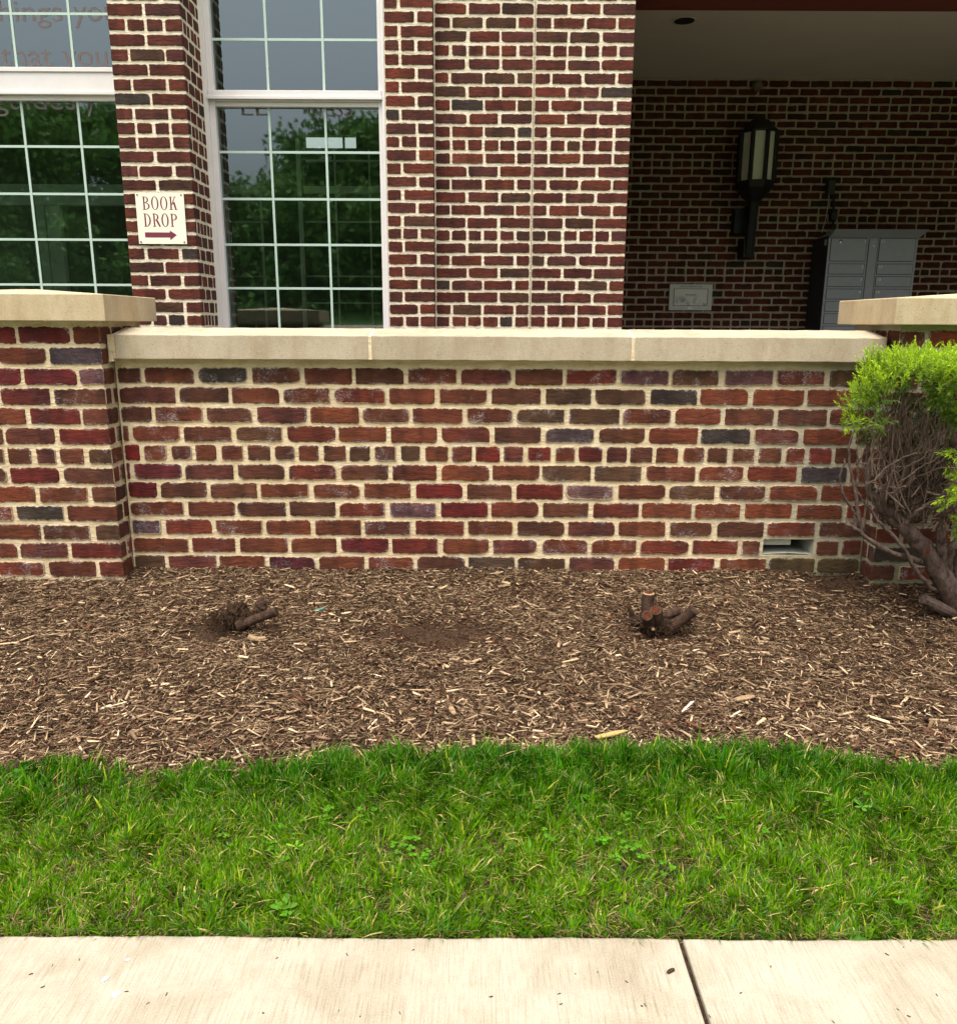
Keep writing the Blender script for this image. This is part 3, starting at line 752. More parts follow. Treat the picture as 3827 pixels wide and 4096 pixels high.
def mat_hatch():
    m = NT('etched_hatch', .5, .4)
    f = m.ramp(m.noise(11, 4, .6), [(.47, 0), (.62, 1)])
    g = m.n('NewGeometry'); sx = m.n('SeparateXYZ'); m.l(g.outputs['Position'], sx.inputs[0])
    f = m.math('MULTIPLY', f, m.ramp(m.math('SUBTRACT', sx.outputs[2], 1.0), [(.60, 1), (.66, 0)]))
    m.base(m.mix(f, (.75, .72, .66), (.34, .33, .33))); return m.m
book_return()

def locker():
    Y = 8.74
    x0 = (P(3318, 950, Y)[0] + P(3275, 1321, Y)[0]) / 2; x1 = P(3672, 952, Y)[0]
    zt = P(3500, 952, Y)[1]; ztop = P(3500, 921, Y)[1]
    root = empty('parcel_locker', ((x0 + x1) / 2, Y, FL), 'tall grey parcel locker with numbered doors standing against the porch wall', 'locker')
    mb = MB(); mb.box(x0, x1, Y + .004, 9.15, FL, zt + .02); mb.build('cabinet', M['greyd'], root)
    mb = MB(); mb.box(x0, x1, Y, Y + .004, FL, zt); mb.build('front_frame', M['grey'], root)
    mb = MB(); n = mb.verts([(x0 - .0, Y - .01, zt), (x1, Y - .01, zt), (x1 + .05, Y - .10, ztop), (x0 + .02, Y - .10, ztop), (x1 + .03, 9.15, ztop + .01), (x0 + .0, 9.15, ztop - .07)])
    mb.face(n, n + 1, n + 2, n + 3); mb.face(n + 3, n + 2, n + 4, n + 5); mb.face(n + 0, n + 3, n + 5); mb.face(n + 1, n + 4, n + 2); mb.face(n, n + 5, n + 4, n + 1)
    mb.build('hood', M['grey'], root)
    q = lambda x, y: P(3200 + x / 3.376, 850 + y / 3.376, Y)
    rowz = [(q(600, 345)[1], q(600, 660)[1])]
    a, b = q(600, 690)[1], q(600, 835)[1]; pitch = (q(600, 690)[1] - q(600, 1365)[1]) / 4
    for i in range(10):
        if b - pitch * i < FL + .06: break
        rowz.append((a - pitch * i, b - pitch * i))
    lx = (x0 + .022, q(905, 345)[0]); rx = (q(1065, 345)[0] + .006, x1 - .022)
    for col, (xa, xb) in enumerate((lx, rx)):
        for i, (za, zb) in enumerate(rowz):
            mb = MB(); mb.box(xa, xb, Y - .0025, Y - .0005, zb, za); s = mb.build('door', M['seam'], root)
            mb = MB(); e = .005; mb.box(xa + e, xb - e, Y - .007, Y - .003, zb + e, za - e); mb.build('door_panel', M['grey'], s, bevel=.001)
            num = str(i + 1 + 10 * col)
            text(num, ((xb - .012) if col == 0 else (xa + .012), Y - .0085, za - .045), .028, M['inkw'], s, 'number', 1.1, align='RIGHT' if col == 0 else 'LEFT')
    mb = MB(); xs0, xs1 = q(935, 345)[0], q(1050, 345)[0]; mb.box(xs0 - .006, xs1 + .006, Y - .0022, Y - .0005, FL + .05, zt - .01); mb.build('seam', M['seam'], root)
    mb = MB(); mb.box(xs0, xs1, Y - .006, Y - .003, FL + .05, zt - .012); cs = mb.build('centre_strip', M['grey'], root, bevel=.001)
    c = q(985, 455); mb = MB(); mb.tube([(c[0], Y - .004, c[1]), (c[0], Y - .014, c[1])], .009, 10); mb.build('lock', M['steel2'], cs)
    mb = MB(); a, b = q(555, 362), q(535, 362); c0 = q(540, 395); mb.tube([(c0[0], Y - .0072, c0[1] + .004), (c0[0], Y - .0082, c0[1] + .004)], .018, 16); mb.build('round_badge', M['inkb'], root)
    mb = MB(); mb.box(c0[0] - .010, c0[0] + .010, Y - .0092, Y - .0083, c0[1] - .016, c0[1] + .006); mb.build('badge_plate', M['inkw'], root)
    mb = MB(); a = q(330, 395); mb.poly([(x0 - .001, Y + .10, a[1] - .03), (x0 - .001, Y + .10, a[1] + .03), (x0 - .001, Y + .04, a[1] + .03), (x0 - .001, Y + .04, a[1] - .03)]); mb.build('side_label', M['steel'], root)
locker()

def conduit():
    Y = 9.15; a = P(3328, 748, Y)
    root = empty('junction_box', (a[0], Y, a[1]), 'small dark junction box with cables dropping to the parcel locker', 'junction box')
    mb = MB(); p0, p1 = P(3309, 775, Y - .05), P(3343, 722, Y - .05); mb.box(p0[0], p1[0], Y - .05, Y + .025, p0[1], p1[1]); mb.build('box_body', mat_simple('box_dark', (.05, .045, .04), .6), root, bevel=.004)
    mb = MB(); p = [P(3315, 776, Y - .03), P(3313, 800, Y - .03), P(3303, 870, Y - .03), P(3297, 919, Y - .1)]
    mb.tube([(p[0][0], Y - .03, p[0][1]), (p[1][0], Y - .03, p[1][1]), (p[2][0], Y - .03, p[2][1]), (p[3][0], Y - .03, p[3][1] - .02)], .0045, 6); mb.build('pale_cable', M['galv'], root)
    mb = MB(); p = [P(3332, 770, Y), P(3331, 845, Y), P(3328, 918, Y)]; mb.tube([(v[0], Y - .01, v[1]) for v in p], [.014, .014, .012], 8)
    v = P(3331, 860, Y); mb.box(v[0] - .035, v[0] + .03, Y - .04, Y + .02, v[1] - .05, v[1] + .02); mb.build('black_conduit', M['black'], root)
conduit()
a = P(3030, 342, 9.14); mb = MB(); mb.tube([(a[0], 9.185, a[1]), (a[0], 9.15, a[1]), (a[0], 9.12, a[1] - .004), (a[0], 9.105, a[1] - .01)], [.055, .055, .04, .015], 14)
o = mb.build('dome_camera', mat_simple('dome_grey', (.16, .13, .11), .5), None, smooth=True); tag(o, 'small round grey dome fixture high on the porch wall above the lantern', 'camera')

# ------------------------------------------------------------------ ground, paving
gb = [(-400, 3100), (0, 3100), (150, 3070), (300, 3045), (430, 3050), (530, 3110), (620, 3110), (720, 3080), (820, 3090), (940, 3135), (1060, 3085), (1300, 3060), (1500, 3045), (1900, 3040), (2400, 3035), (2900, 3020), (3200, 3028), (3380, 3062), (3550, 3105), (3827, 3095), (4300, 3090)]
def ghit(px, py):
    d = 1.2
    while d < 4:
        if P(px, py, d)[1] <= gz(d): return P(px, py, d)[0], d
        d += .002
    return P(px, py, d)[0], d
bx, by = zip(*[ghit(*p) for p in gb])
bx = np.array(bx); by = np.array(by)
def bound(x): return np.interp(x, bx, by) + .007 * np.sin(x * 23) + .006 * np.sin(x * 61 + 1) + .005 * np.sin(x * 139)

def ghn(x, y):
    """ground height with lumps, arrays"""
    z = np.where(y < 1.575, -.02, -.02 + .199 * (y - 1.575))
    amp = np.clip((y - 1.6) / .2, 0, 1)
    z = z + amp * (.006 * np.sin(x * 9 + y * 5) * np.sin(y * 13 - x * 3) + .004 * np.sin(x * 27 + 2) * np.sin(y * 31 + x * 9))
    for (hx, hy, rr, dp) in ((-.93, 2.86, .10, -.012), (-1.02, 2.82, .09, -.016), (-.16, 2.82, .17, -.014), (.66, 2.84, .14, -.008), (-.62, 2.12, .13, -.012), (1.3, 2.6, .04, -.015), (1.45, 3.2, .14, -.02), (.05, 2.5, .06, -.01)):
        z = z + dp * np.exp(-((x - hx) ** 2 + ((y - hy) * 1.2) ** 2) / rr ** 2 * 1.3)
    return z
def ground():
    xs = np.linspace(-3, 3.2, 260); ys = np.linspace(1.575, 3.36, 110)
    Xg, Yg = np.meshgrid(xs, ys); Z = ghn(Xg, Yg)
    V = np.stack([Xg, Yg, Z], -1).reshape(-1, 3); n = len(xs)
    i = np.arange(len(ys) - 1)[:, None] * n + np.arange(n - 1)[None, :]; i = i.ravel()
    q = np.stack([i, i + 1, i + n + 1, i + n], 1)
    o = np_mesh('planting_bed', V, q, np.full((len(V), 3), .1), M['soil']); tag(o, kind='structure')
    mb = MB(); mb.box(-9, 7.4, 3.36, 5.6, -.1, FL - .03); mb.box(-40, -3.0, 1.6, 5.3, -.3, .3); mb.box(3.2, 40, 1.6, 3.35, -.3, .3)
    tag(mb.build('courtyard', M['paver']), kind='structure')
    mb = MB(); s = 600; mb.poly([(-s, -s, -.12), (s, -s, -.12), (s, s, -.12), (-s, s, -.12)]); tag(mb.build('ground', M['lawn']), kind='structure')
    # grassy bank behind the camera, mirrored in the windows
    mb = MB(); hx = np.linspace(-60, 60, 25); prof = [(-9, -.1), (-14, .5), (-20, 1.6), (-28, 2.6), (-45, 3.2)]
    vs = [[mb.verts([(x, y, z + .25 * math.sin(x * .3 + y))]) for x in hx] for y, z in prof]
    for i in range(len(prof) - 1):
        for j in range(len(hx) - 1): mb.face(vs[i][j], vs[i + 1][j], vs[i + 1][j + 1], vs[i][j + 1])
    tag(mb.build('hill', M['lawn'], smooth=True), kind='structure')
    mb = MB(); mb.box(-30, 30, -7.5, -1.6, -.2, -.098); tag(mb.build('road', mat_simple('asphalt', (.06, .06, .06), .9)), kind='structure')
ground()

def sidewalk():
    js = [-1.37, .459, 2.29]
    js = [-3.2] + js + [4.1]
    for i in range(len(js) - 1):
        x0, x1 = js[i] + .0055, js[i + 1] - .0055
        mb = MB(); nx, ny = 60, 2; r = rnd
        ye = lambda x: 1.575 + .0025 * math.sin(x * 7) + .0012 * math.sin(x * 41)
        top = []; n = 90
        for q in range(n + 1):
            x = x0 + (x1 - x0) * q / n; j = .0006 * math.sin(x * 130) + r.uniform(-.0005, .0005)
            top.append(mb.verts([(x, .05, 0), (x, ye(x) - .012 + j, 0), (x, ye(x) - .004 + j, -.0035), (x, ye(x) + j, -.012), (x, ye(x) + j, -.1), (x, .05, -.1)]))
        for q in range(n):
            for k in range(6): mb.face(top[q] + k, top[q] + (k + 1) % 6, top[q + 1] + (k + 1) % 6, top[q + 1] + k)
        mb.face(*[top[0] + k for k in reversed(range(6))]); mb.face(*[top[-1] + k for k in range(6)])
        o = mb.build('sidewalk', M['concrete'], bevel=.004); tag(o, kind='structure')
    mb = MB()
    for j in js[1:-1]: mb.box(j - .0052, j + .0052, .06, 1.57, -.09, -.012)
    tag(mb.build('joint_soil', M['soil']), kind='structure')
sidewalk()

# ------------------------------------------------------------------ mulch
def chips():
    N = 190000
    x = nr.uniform(-2.25, 2.45, N * 2); y = nr.uniform(2.0, 3.31, N * 2)
    b = bound(x) - nr.exponential(.018, N * 2)
    inwall = ((x < -1.45) | (x > 1.61)) & (y > 3.2)
    hole = .85 * np.exp(-(((x + .16) / .22) ** 2 + ((y - 2.82) / .085) ** 2)) + .8 * np.exp(-(((x + .98) / .12) ** 2 + ((y - 2.83) / .07) ** 2)) + .55 * np.exp(-(((x - .70) / .15) ** 2 + ((y - 2.82) / .06) ** 2)) + .6 * np.exp(-(((x + .62) / .12) ** 2 + ((y - 2.13) / .05) ** 2)) + .7 * np.exp(-(((x - 1.5) / .16) ** 2 + ((y - 3.24) / .08) ** 2)) + .8 * np.exp(-(((x - 1.24) / .035) ** 2 + ((y - 2.98) / .03) ** 2))
    k = (y > b) & ~inwall & (nr.random(N * 2) > hole); x, y = x[k][:N], y[k][:N]
    # stray chips in the grass and on the wall foot
    N = len(x)
    sz = np.exp(nr.normal(0, .5, N)); L = np.clip((.0155 + .006 * np.clip((2.6 - y) / .5, 0, 1)) * sz, .005, .07)
    big = nr.random(N) < .02; L[big] *= nr.uniform(1.4, 2.4, big.sum()); L = np.clip(L, .005, .075)
    W = L * nr.uniform(.07, .25, N); W = np.clip(W, .001, .012)
    fib = nr.random(N) < .5; W[fib] = nr.uniform(.0007, .0016, fib.sum()); L[fib] *= 1.35
    T = np.clip(W * nr.uniform(.2, .6, N), .0006, .0035)
    patch = 1.3 * np.exp(-(((x + .16) / .25) ** 2 + ((y - 2.82) / .10) ** 2)) + np.exp(-(((x + .98) / .14) ** 2 + ((y - 2.84) / .09) ** 2)) + .8 * np.exp(-(((x - .68) / .16) ** 2 + ((y - 2.83) / .08) ** 2)) + .7 * np.exp(-(((x + .62) / .15) ** 2 + ((y - 2.13) / .06) ** 2)) + .9 * np.exp(-(((x - 1.5) / .22) ** 2 + ((y - 3.22) / .12) ** 2))
    small = patch > nr.uniform(.2, 1.1, N); L[small] *= .6; W[small] *= .7
    yaw = nr.uniform(0, 2 * np.pi, N); pitch = nr.normal(0, .16, N); rl = nr.normal(0, .4, N)
    up = nr.random(N) < .04; pitch[up] = nr.normal(0, .55, up.sum())
    ca, sa = np.cos(yaw), np.sin(yaw)
    # per chip frame
    d = np.stack([ca * np.cos(pitch), sa * np.cos(pitch), np.sin(pitch)], 1)
    s0 = np.stack([-sa, ca, np.zeros(N)], 1); n0 = np.cross(d, s0)
    s = s0 * np.cos(rl)[:, None] + n0 * np.sin(rl)[:, None]; n = np.cross(d, s)
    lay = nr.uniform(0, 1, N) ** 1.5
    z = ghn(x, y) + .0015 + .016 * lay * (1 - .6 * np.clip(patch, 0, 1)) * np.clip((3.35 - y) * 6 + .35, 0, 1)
    z += .006 * np.exp(-((y - 3.29) / .03) ** 2)
    C = np.stack([x, y, z], 1)
    V = np.empty((N, 8, 3))
    bend = nr.normal(0, .08, N) * L
    e = 0
    for a in (-1, 1):
        tap = nr.uniform(.25, 1.05, N)
        for (bb, cc) in ((-1, -1), (1, -1), (1, 1), (-1, 1)):
            jl = nr.uniform(.8, 1.08, N)
            V[:, e] = C + d * (a * L / 2 * jl)[:, None] + s * ((bb * W / 2 * tap) + bend * .5)[:, None] + n * (cc * T / 2)[:, None]; e += 1
    base = (np.arange(N) * 8)[:, None]
    Q = np.concatenate([base + np.array(f) for f in ((3, 2, 6, 7), (0, 4, 5, 1), (1, 5, 6, 2), (0, 3, 7, 4), (0, 1, 2, 3), (4, 7, 6, 5))])
    pal = np.array([(.034, .016, .008), (.085, .044, .022), (.175, .108, .060), (.315, .212, .124), (.47, .32, .185), (.64, .46, .28), (.76, .61, .42), (.13, .05, .024)])
    pr = np.array([.12, .20, .28, .22, .10, .040, .006, .034]); pr /= pr.sum()
    ci = nr.choice(len(pal), N, p=pr)
    # lower layers more often take the darker palette colours
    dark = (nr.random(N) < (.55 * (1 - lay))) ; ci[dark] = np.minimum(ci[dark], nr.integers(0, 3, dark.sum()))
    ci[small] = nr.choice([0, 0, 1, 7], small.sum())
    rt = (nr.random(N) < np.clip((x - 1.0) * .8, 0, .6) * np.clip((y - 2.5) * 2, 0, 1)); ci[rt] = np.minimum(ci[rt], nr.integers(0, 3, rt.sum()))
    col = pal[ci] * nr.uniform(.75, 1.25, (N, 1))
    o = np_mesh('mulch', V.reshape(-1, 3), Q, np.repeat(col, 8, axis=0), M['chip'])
    tag(o, 'shredded brown and tan wood mulch covering the bed below the brick wall', 'mulch', kind='stuff')
chips()

# ------------------------------------------------------------------ grass
def blades(name, x, y, H, Wd, lean, leandir, col, z=None, tipc=None, droop=.5):
    N = len(x); z = ghn(x, y) if z is None else z
    dx, dy = np.cos(leandir), np.sin(leandir)
    fa = leandir + np.pi / 2 + nr.normal(0, .5, N); sx, sy = np.cos(fa), np.sin(fa)
    lv = [0, .38, .72, 1.]; V = np.empty((N, 7, 3)); C = np.empty((N, 7, 3)); e = 0
    for i, t in enumerate(lv):
        off = H * lean * t ** (1 + droop); hh = H * (t - .25 * lean * t * t)
        cx, cy, cz = x + dx * off, y + dy * off, z + hh
        wv = Wd * (1, .95, .65, 0)[i] / 2
        cc = col * (.75, .95, 1.05, 1.1)[i] if False else col
        if i < 3:
            for s in (-1, 1):
                V[:, e] = np.stack([cx + s * sx * wv, cy + s * sy * wv, cz], 1); C[:, e] = cc; e += 1
        else:
            V[:, e] = np.stack([cx, cy, cz], 1); C[:, e] = cc if tipc is None else tipc; e += 1
    b = (np.arange(N) * 7)[:, None]
    Q = np.concatenate([b + np.array((0, 1, 3, 2)), b + np.array((2, 3, 5, 4))]); T = b + np.array((4, 5, 6))
    return np_mesh(name, V.reshape(-1, 3), Q, C.reshape(-1, 3), M['blade'], tris=T)

def grass():
    N = 130000
    x = nr.uniform(-1.85, 2.0, N * 2); y = nr.uniform(1.578, 2.35, N * 2)
    b = bound(x); edge = b - y
    clump = .5 + .5 * np.sin(x * 17 + 3 * np.sin(y * 9)) * np.sin(y * 21 + 2 * np.sin(x * 7))
    keep = (edge > -.035 * nr.random(N * 2) ** 2 * (clump + .2)) & (nr.random(N * 2) < .45 + .55 * clump)
    # thin worn spots
    for (hx, hy, rx, ry) in ((-1.15, 2.03, .18, .06), (.45, 1.77, .2, .05), (-.2, 1.82, .15, .03), (-.62, 2.07, .15, .03)):
        keep &= nr.random(N * 2) > .65 * np.exp(-(((x - hx) / rx) ** 2 + ((y - hy) / ry) ** 2))
    keep &= nr.random(N * 2) < np.where(x < -.75, np.clip(edge / .08, .4, 1), 1)
    x, y, edge, clump = [v[keep][:N] for v in (x, y, edge, clump)]; N = len(x)
    far = np.clip((y - 1.85) / .3, 0, 1)          # taller lush band next to the mulch
    H = (.028 + .034 * far + .012 * clump) * nr.uniform(.55, 1.35, N) * np.clip(.55 + edge / .06, .5, 1)
    H *= np.where(x < -.8, .8, 1)
    # tuft structure: lean shared by cell
    cell = (np.floor(x / .03) * 131 + np.floor(y / .03) * 71).astype(int)
    ld = (np.abs(np.sin(cell * 12.9898) * 43758.5) % 1) * 2 * np.pi + nr.normal(0, .7, N)
    ln = np.clip(nr.normal(.55, .3, N), .05, 1.3); W = nr.uniform(.0018, .0044, N)
    wide = nr.random(N) < .09; W[wide] *= 1.7; H[wide] *= 1.25
    g1 = np.array((.019, .118, .001)); g2 = np.array((.128, .272, .001)); g3 = np.array((.34, .37, .03)); g4 = np.array((.55, .43, .17))
    pn = .5 + .5 * np.sin(x * 5 + 1.3) * np.sin(y * 11 + x * 4)
    t = np.clip(.66 - .52 * far + .22 * (pn - .5) + nr.normal(0, .2, N), 0, 1)[:, None]
    col = g1 * (1 - t) + g2 * t
    yl = nr.random(N) < .055 * (1.35 - far) + .012; col[yl] = g3 * nr.uniform(.7, 1.2, (yl.sum(), 1))
    st = nr.random(N) < .03 * (1.4 - far) + .006; col[st] = g4 * nr.uniform(.6, 1.2, (st.sum(), 1)); ln[st] += .5
    bl = nr.random(N) < .07; col[bl] = np.array((.07, .19, .035)) * nr.uniform(.8, 1.3, (bl.sum(), 1))
    col *= nr.uniform(.75, 1.25, (N, 1))
    tip = col.copy(); cut = nr.random(N) < .22; tip[cut] = np.array((.5, .45, .2))
    o = blades('grass', x, y, H, W, ln, ld, col, tipc=tip)
    tag(o, 'green lawn grass strip with yellowed blades between sidewalk and mulch', 'grass', kind='stuff')
    # dry thatch between the blades
    n = 16000; x = nr.uniform(-1.8, 1.95, n); y = nr.uniform(1.575, 2.2, n); k = y < bound(x); x, y = x[k], y[k]; n = len(x)
    yw = nr.uniform(0, 6.28, n); c = np.array((.30, .21, .10)) * nr.uniform(.3, 1.3, (n, 1))
    o = blades('dry_grass', x, y, nr.uniform(.012, .03, n), nr.uniform(.001, .002, n), nr.uniform(2, 4, n), yw, c, z=ghn(x, y) + .004)
    tag(o, 'dry straw coloured clippings lying low among the green grass', 'clippings', kind='stuff')
    # blades lying over the concrete edge
    n = 560; x = nr.uniform(-1.0, 1.1, n); y = 1.584 - .012 * nr.random(n) ** 3; ld = -np.pi / 2 + nr.normal(0, .9, n)
    c = np.where(nr.random((n, 1)) < .45, np.array((.33, .22, .11)), np.array((.06, .15, .02))) * nr.uniform(.6, 1.2, (n, 1))
    o = blades('edge_grass', x, y, nr.uniform(.006, .034, n) * np.where(nr.random(n) < .15, 1.4, .8), nr.uniform(.0012, .0028, n), nr.uniform(.8, 1.8, n), ld, c, z=np.full(n, .002))
    tag(o, 'loose blades and clippings hanging over the sidewalk edge', 'grass', kind='stuff')
grass()

def leaf_fan(mb, c, r, n, up, col, w=.5):
    """broad rounded leaves radiating from a point"""
    for k in range(n):
        a = k * 6.2832 / n + rnd.uniform(-.3, .3); L = r * rnd.uniform(.75, 1.15); tl = up * rnd.uniform(.7, 1.2)
        d = Vector((math.cos(a), math.sin(a), tl)).normalized(); s = Vector((-math.sin(a), math.cos(a), 0)); g = rnd.uniform(.8, 1.2)
        mb.col = (col[0] * g, col[1] * g, col[2] * g, 1)
        pts = [(0, 0), (.35, w * .7), (.65, w), (.9, w * .7), (1, .0), (.9, -w * .7), (.65, -w), (.35, -w * .7)]
        mb.poly([Vector(c) + d * (u * L) + s * (v * L * .55) - Vector((0, 0, .15 * L * abs(v) + .25 * L * u * u)) for u, v in pts])

def clover():
    mb = MB()
    spots = [(1150, 3350), (1110, 3410), (1130, 3440), (900, 3380), (1290, 3290), (1340, 3300), (1640, 3390), (1680, 3440), (1720, 3470), (1470, 3280), (2350, 3180), (2400, 3220), (2480, 3310), (2500, 3400), (2560, 3440), (2470, 3440), (2420, 3420), (2660, 3510), (3480, 3190), (3270, 3220), (2200, 3390), (3590, 3620), (3030, 3100), (1130, 3700), (1600, 3400), (2130, 3290), (3080, 3350), (2900, 3290)]
    for (px, py) in spots:
        for q in range(4):
            X0, Y0 = ghit(px + rnd.uniform(-35, 35), py + rnd.uniform(-15, 45))
            zz = float(ghn(np.array([X0]), np.array([Y0]))[0]) + rnd.uniform(.028, .042)
            leaf_fan(mb, (X0, Y0, zz), rnd.uniform(.007, .012), 3, .25, (.09, .25, .012), .95)
    o = mb.build('clover', M['blade'], attr=True); tag(o, 'rounded light green clover leaves scattered through the grass', 'clover', kind='stuff')
clover()

def weed(px, py, r, n, label, up=.35, col=(.10, .24, .03), w=.33, hgt=.02):
    X0, Y0 = ghit(px, py); z = gz(Y0) + hgt
    root = empty('broadleaf_weed', (X0, Y0, z - hgt), label, 'weed')
    mb = MB(); leaf_fan(mb, (X0, Y0, z), r, n, up, col, w); mb.build('leaves', M['blade'], root, attr=True)
    mb = MB(); mb.tube([(X0, Y0, z - hgt), (X0, Y0, z)], .0015, 5); mb.build('stem', M['blade'], root)
weed(3440, 3275, .030, 4, 'pale green broad leaved weed half hidden in the lawn at the right', .35, (.11, .26, .03), .38, .035)
weed(3420, 3745, .045, 6, 'broad green weed lying flat at the edge of the sidewalk', .12, (.09, .24, .03), .45, .012)
weed(1140, 3660, .04, 5, 'upright green weed with rounded leaves near the sidewalk, left of centre', .8, (.12, .28, .03), .4, .02)
weed(1190, 3440, .03, 4, 'little pointed bright yellow green weed in the middle of the lawn', .9, (.2, .4, .03), .25, .035)
weed(80, 3120, .04, 5, 'dark green broad weed beside the mulch at the left edge', .4, (.05, .17, .02), .5, .02)

# ------------------------------------------------------------------ stumps and loose wood
def cut_stem(root, p0, p1, r0, r1, facemat='cutred', rim='cutpale', n=12, name='stem'):
    mb = MB(); p0, p1 = Vector(p0), Vector(p1); m = (p0 + p1) / 2 + Vector((rnd.uniform(-1, 1), rnd.uniform(-1, 1), 0)) * r0 * .2
    mb.tube([p0 - (p1 - p0) * .25, p0, m, p1], [r0 * 1.5, r0 * 1.12, (r0 + r1) / 2 * .95, r1], n, False, .13)
    st = mb.build(name, M['stump'], root, smooth=True)
    t = (p1 - p0).normalized(); a = t.orthogonal().normalized(); b = t.cross(a)
    mb = MB(); k = lambda r, o: [p1 + t * o + (a * math.cos(i * 6.2832 / n) + b * math.sin(i * 6.2832 / n)) * r * rnd.uniform(.94, 1.05) for i in range(n)]
    A = mb.verts(k(r1 * 1.0, .0)); B = mb.verts(k(r1 * .68, .003)); C = mb.verts(k(r1 * .3, .001))
    mb.cur = 0
    for i in range(n): mb.face(A + i, A + (i + 1) % n, B + (i + 1) % n, B + i)
    mb.cur = 1
    for i in range(n): mb.face(B + i, B + (i + 1) % n, C + (i + 1) % n, C + i)
    mb.face(*[C + i for i in range(n)])
    mb.build('cut_end', [M[rim], M[facemat]], st)
def Q(px, py, Y): x, z = P(px, py, Y); return (x, Y, z)
def stumps():
    base = Q(2600, 2500, 2.86)
    root = empty('tree_stump', base, 'cut shrub stump with several sawn reddish stems standing in the mulch', 'stump', 'cut shrub stumps in the mulch')
    cut_stem(root, Q(2588, 2500, 2.90), Q(2594, 2373, 2.90), .026, .0235)
    cut_stem(root, Q(2632, 2520, 2.86), Q(2622, 2440, 2.80), .024, .023, rim='stump')
    cut_stem(root, Q(2600, 2530, 2.87), Q(2588, 2462, 2.79), .024, .021, rim='stump')
    cut_stem(root, Q(2690, 2505, 2.84), Q(2775, 2440, 2.80), .022, .021, 'stump', 'stump', name='side_root')
    cut_stem(root, Q(2640, 2470, 2.92), Q(2715, 2442, 2.93), .016, .015, 'cutred', 'stump', name='side_root')
    cut_stem(root, Q(2600, 2545, 2.83), Q(2612, 2516, 2.77), .008, .0065, 'cutpale', 'cutpale', name='twig')
    mb = MB()
    for i in range(150):
        a = rnd.uniform(0, 6.28); L = rnd.uniform(.015, .06); c = Vector(base) + Vector((rnd.gauss(.03, .06), rnd.gauss(-.01, .035), rnd.uniform(0, .022)))
        mb.tube([c, c + Vector((math.cos(a) * L * .5, math.sin(a) * L * .4, rnd.uniform(0, .015))), c + Vector((math.cos(a) * L, math.sin(a) * L * .8, -.006))], [.0022, .0016, .0006], 4)
    mb.build('torn_fibres', M['rot'], root)
    cut_stem(root, Q(2530, 2470, 2.89), Q(2515, 2425, 2.88), .012, .008, 'cutred', 'cutred', name='splinter')
    mb = MB()
    for i in range(16):
        a = rnd.uniform(0, 6.28); L = rnd.uniform(.04, .13); c = Vector(base) + Vector((rnd.uniform(-.05, .07), rnd.uniform(-.05, .03), .01))
        mb.tube([c, c + Vector((math.cos(a) * L * .5, math.sin(a) * L * .4, .012)), c + Vector((math.cos(a) * L, math.sin(a) * L * .8, -.004))], [.004, .003, .0015], 5)
    mb.build('roots', M['stump'], root)
    base = Q(960, 2490, 2.87)
    root = empty('tree_stump', base, 'rotted dark stump lump with torn fibres half buried in mulch', 'stump', 'cut shrub stumps in the mulch')
    import bmesh
    def lump(name, c, rx, ry, rz, mat, seed, amp=.35):
        bm = bmesh.new(); bmesh.ops.create_icosphere(bm, subdivisions=4, radius=1); rr = random.Random(seed); ph = [rr.uniform(0, 6) for _ in range(9)]
        for v in bm.verts:
            p = v.co; k = 1 + amp * (.4 * math.sin(5 * p.x + ph[0]) * math.sin(4 * p.y + ph[1]) + .3 * math.sin(11 * p.z + ph[2] + 4 * p.x) + .25 * math.sin(17 * p.x + ph[3]) * math.sin(15 * p.z + ph[4]) + rr.uniform(-.18, .18))
            v.co = Vector((c[0] + p.x * rx * k, c[1] + p.y * ry * k, c[2] + p.z * rz * k))
        me = bpy.data.meshes.new(name); bm.to_mesh(me); bm.free(); return link(name, me, M[mat], root)
    c = Q(945, 2445, 2.88); lump('rotten_core', (c[0], c[1], c[2] - .02), .045, .04, .05, 'rot', 3, .5)
    c = Q(1045, 2410, 2.9); lump('side_chunk', (c[0], c[1], c[2] - .02), .022, .025, .038, 'stump', 5, .3)
    c = Q(985, 2470, 2.87); lump('bark_slab', (c[0], c[1], c[2] - .005), .02, .02, .04, 'rot', 8, .4)
    cut_stem(root, Q(985, 2490, 2.83), Q(1105, 2445, 2.82), .016, .019, 'rot', 'stump', name='side_root')
    mb = MB()
    for i in range(170):
        a = rnd.uniform(0, 6.28); L = rnd.uniform(.02, .07); c = Vector(base) + Vector((rnd.uniform(-.10, .05), rnd.uniform(-.05, .03), rnd.uniform(0, .04)))
        mb.tube([c, c + Vector((math.cos(a) * L * .5, math.sin(a) * L * .4, rnd.uniform(0, .02))), c + Vector((math.cos(a) * L, math.sin(a) * L * .8, -.01))], [.002, .0015, .0006], 4)
    mb.build('fibres', M['rot'], root)
stumps()

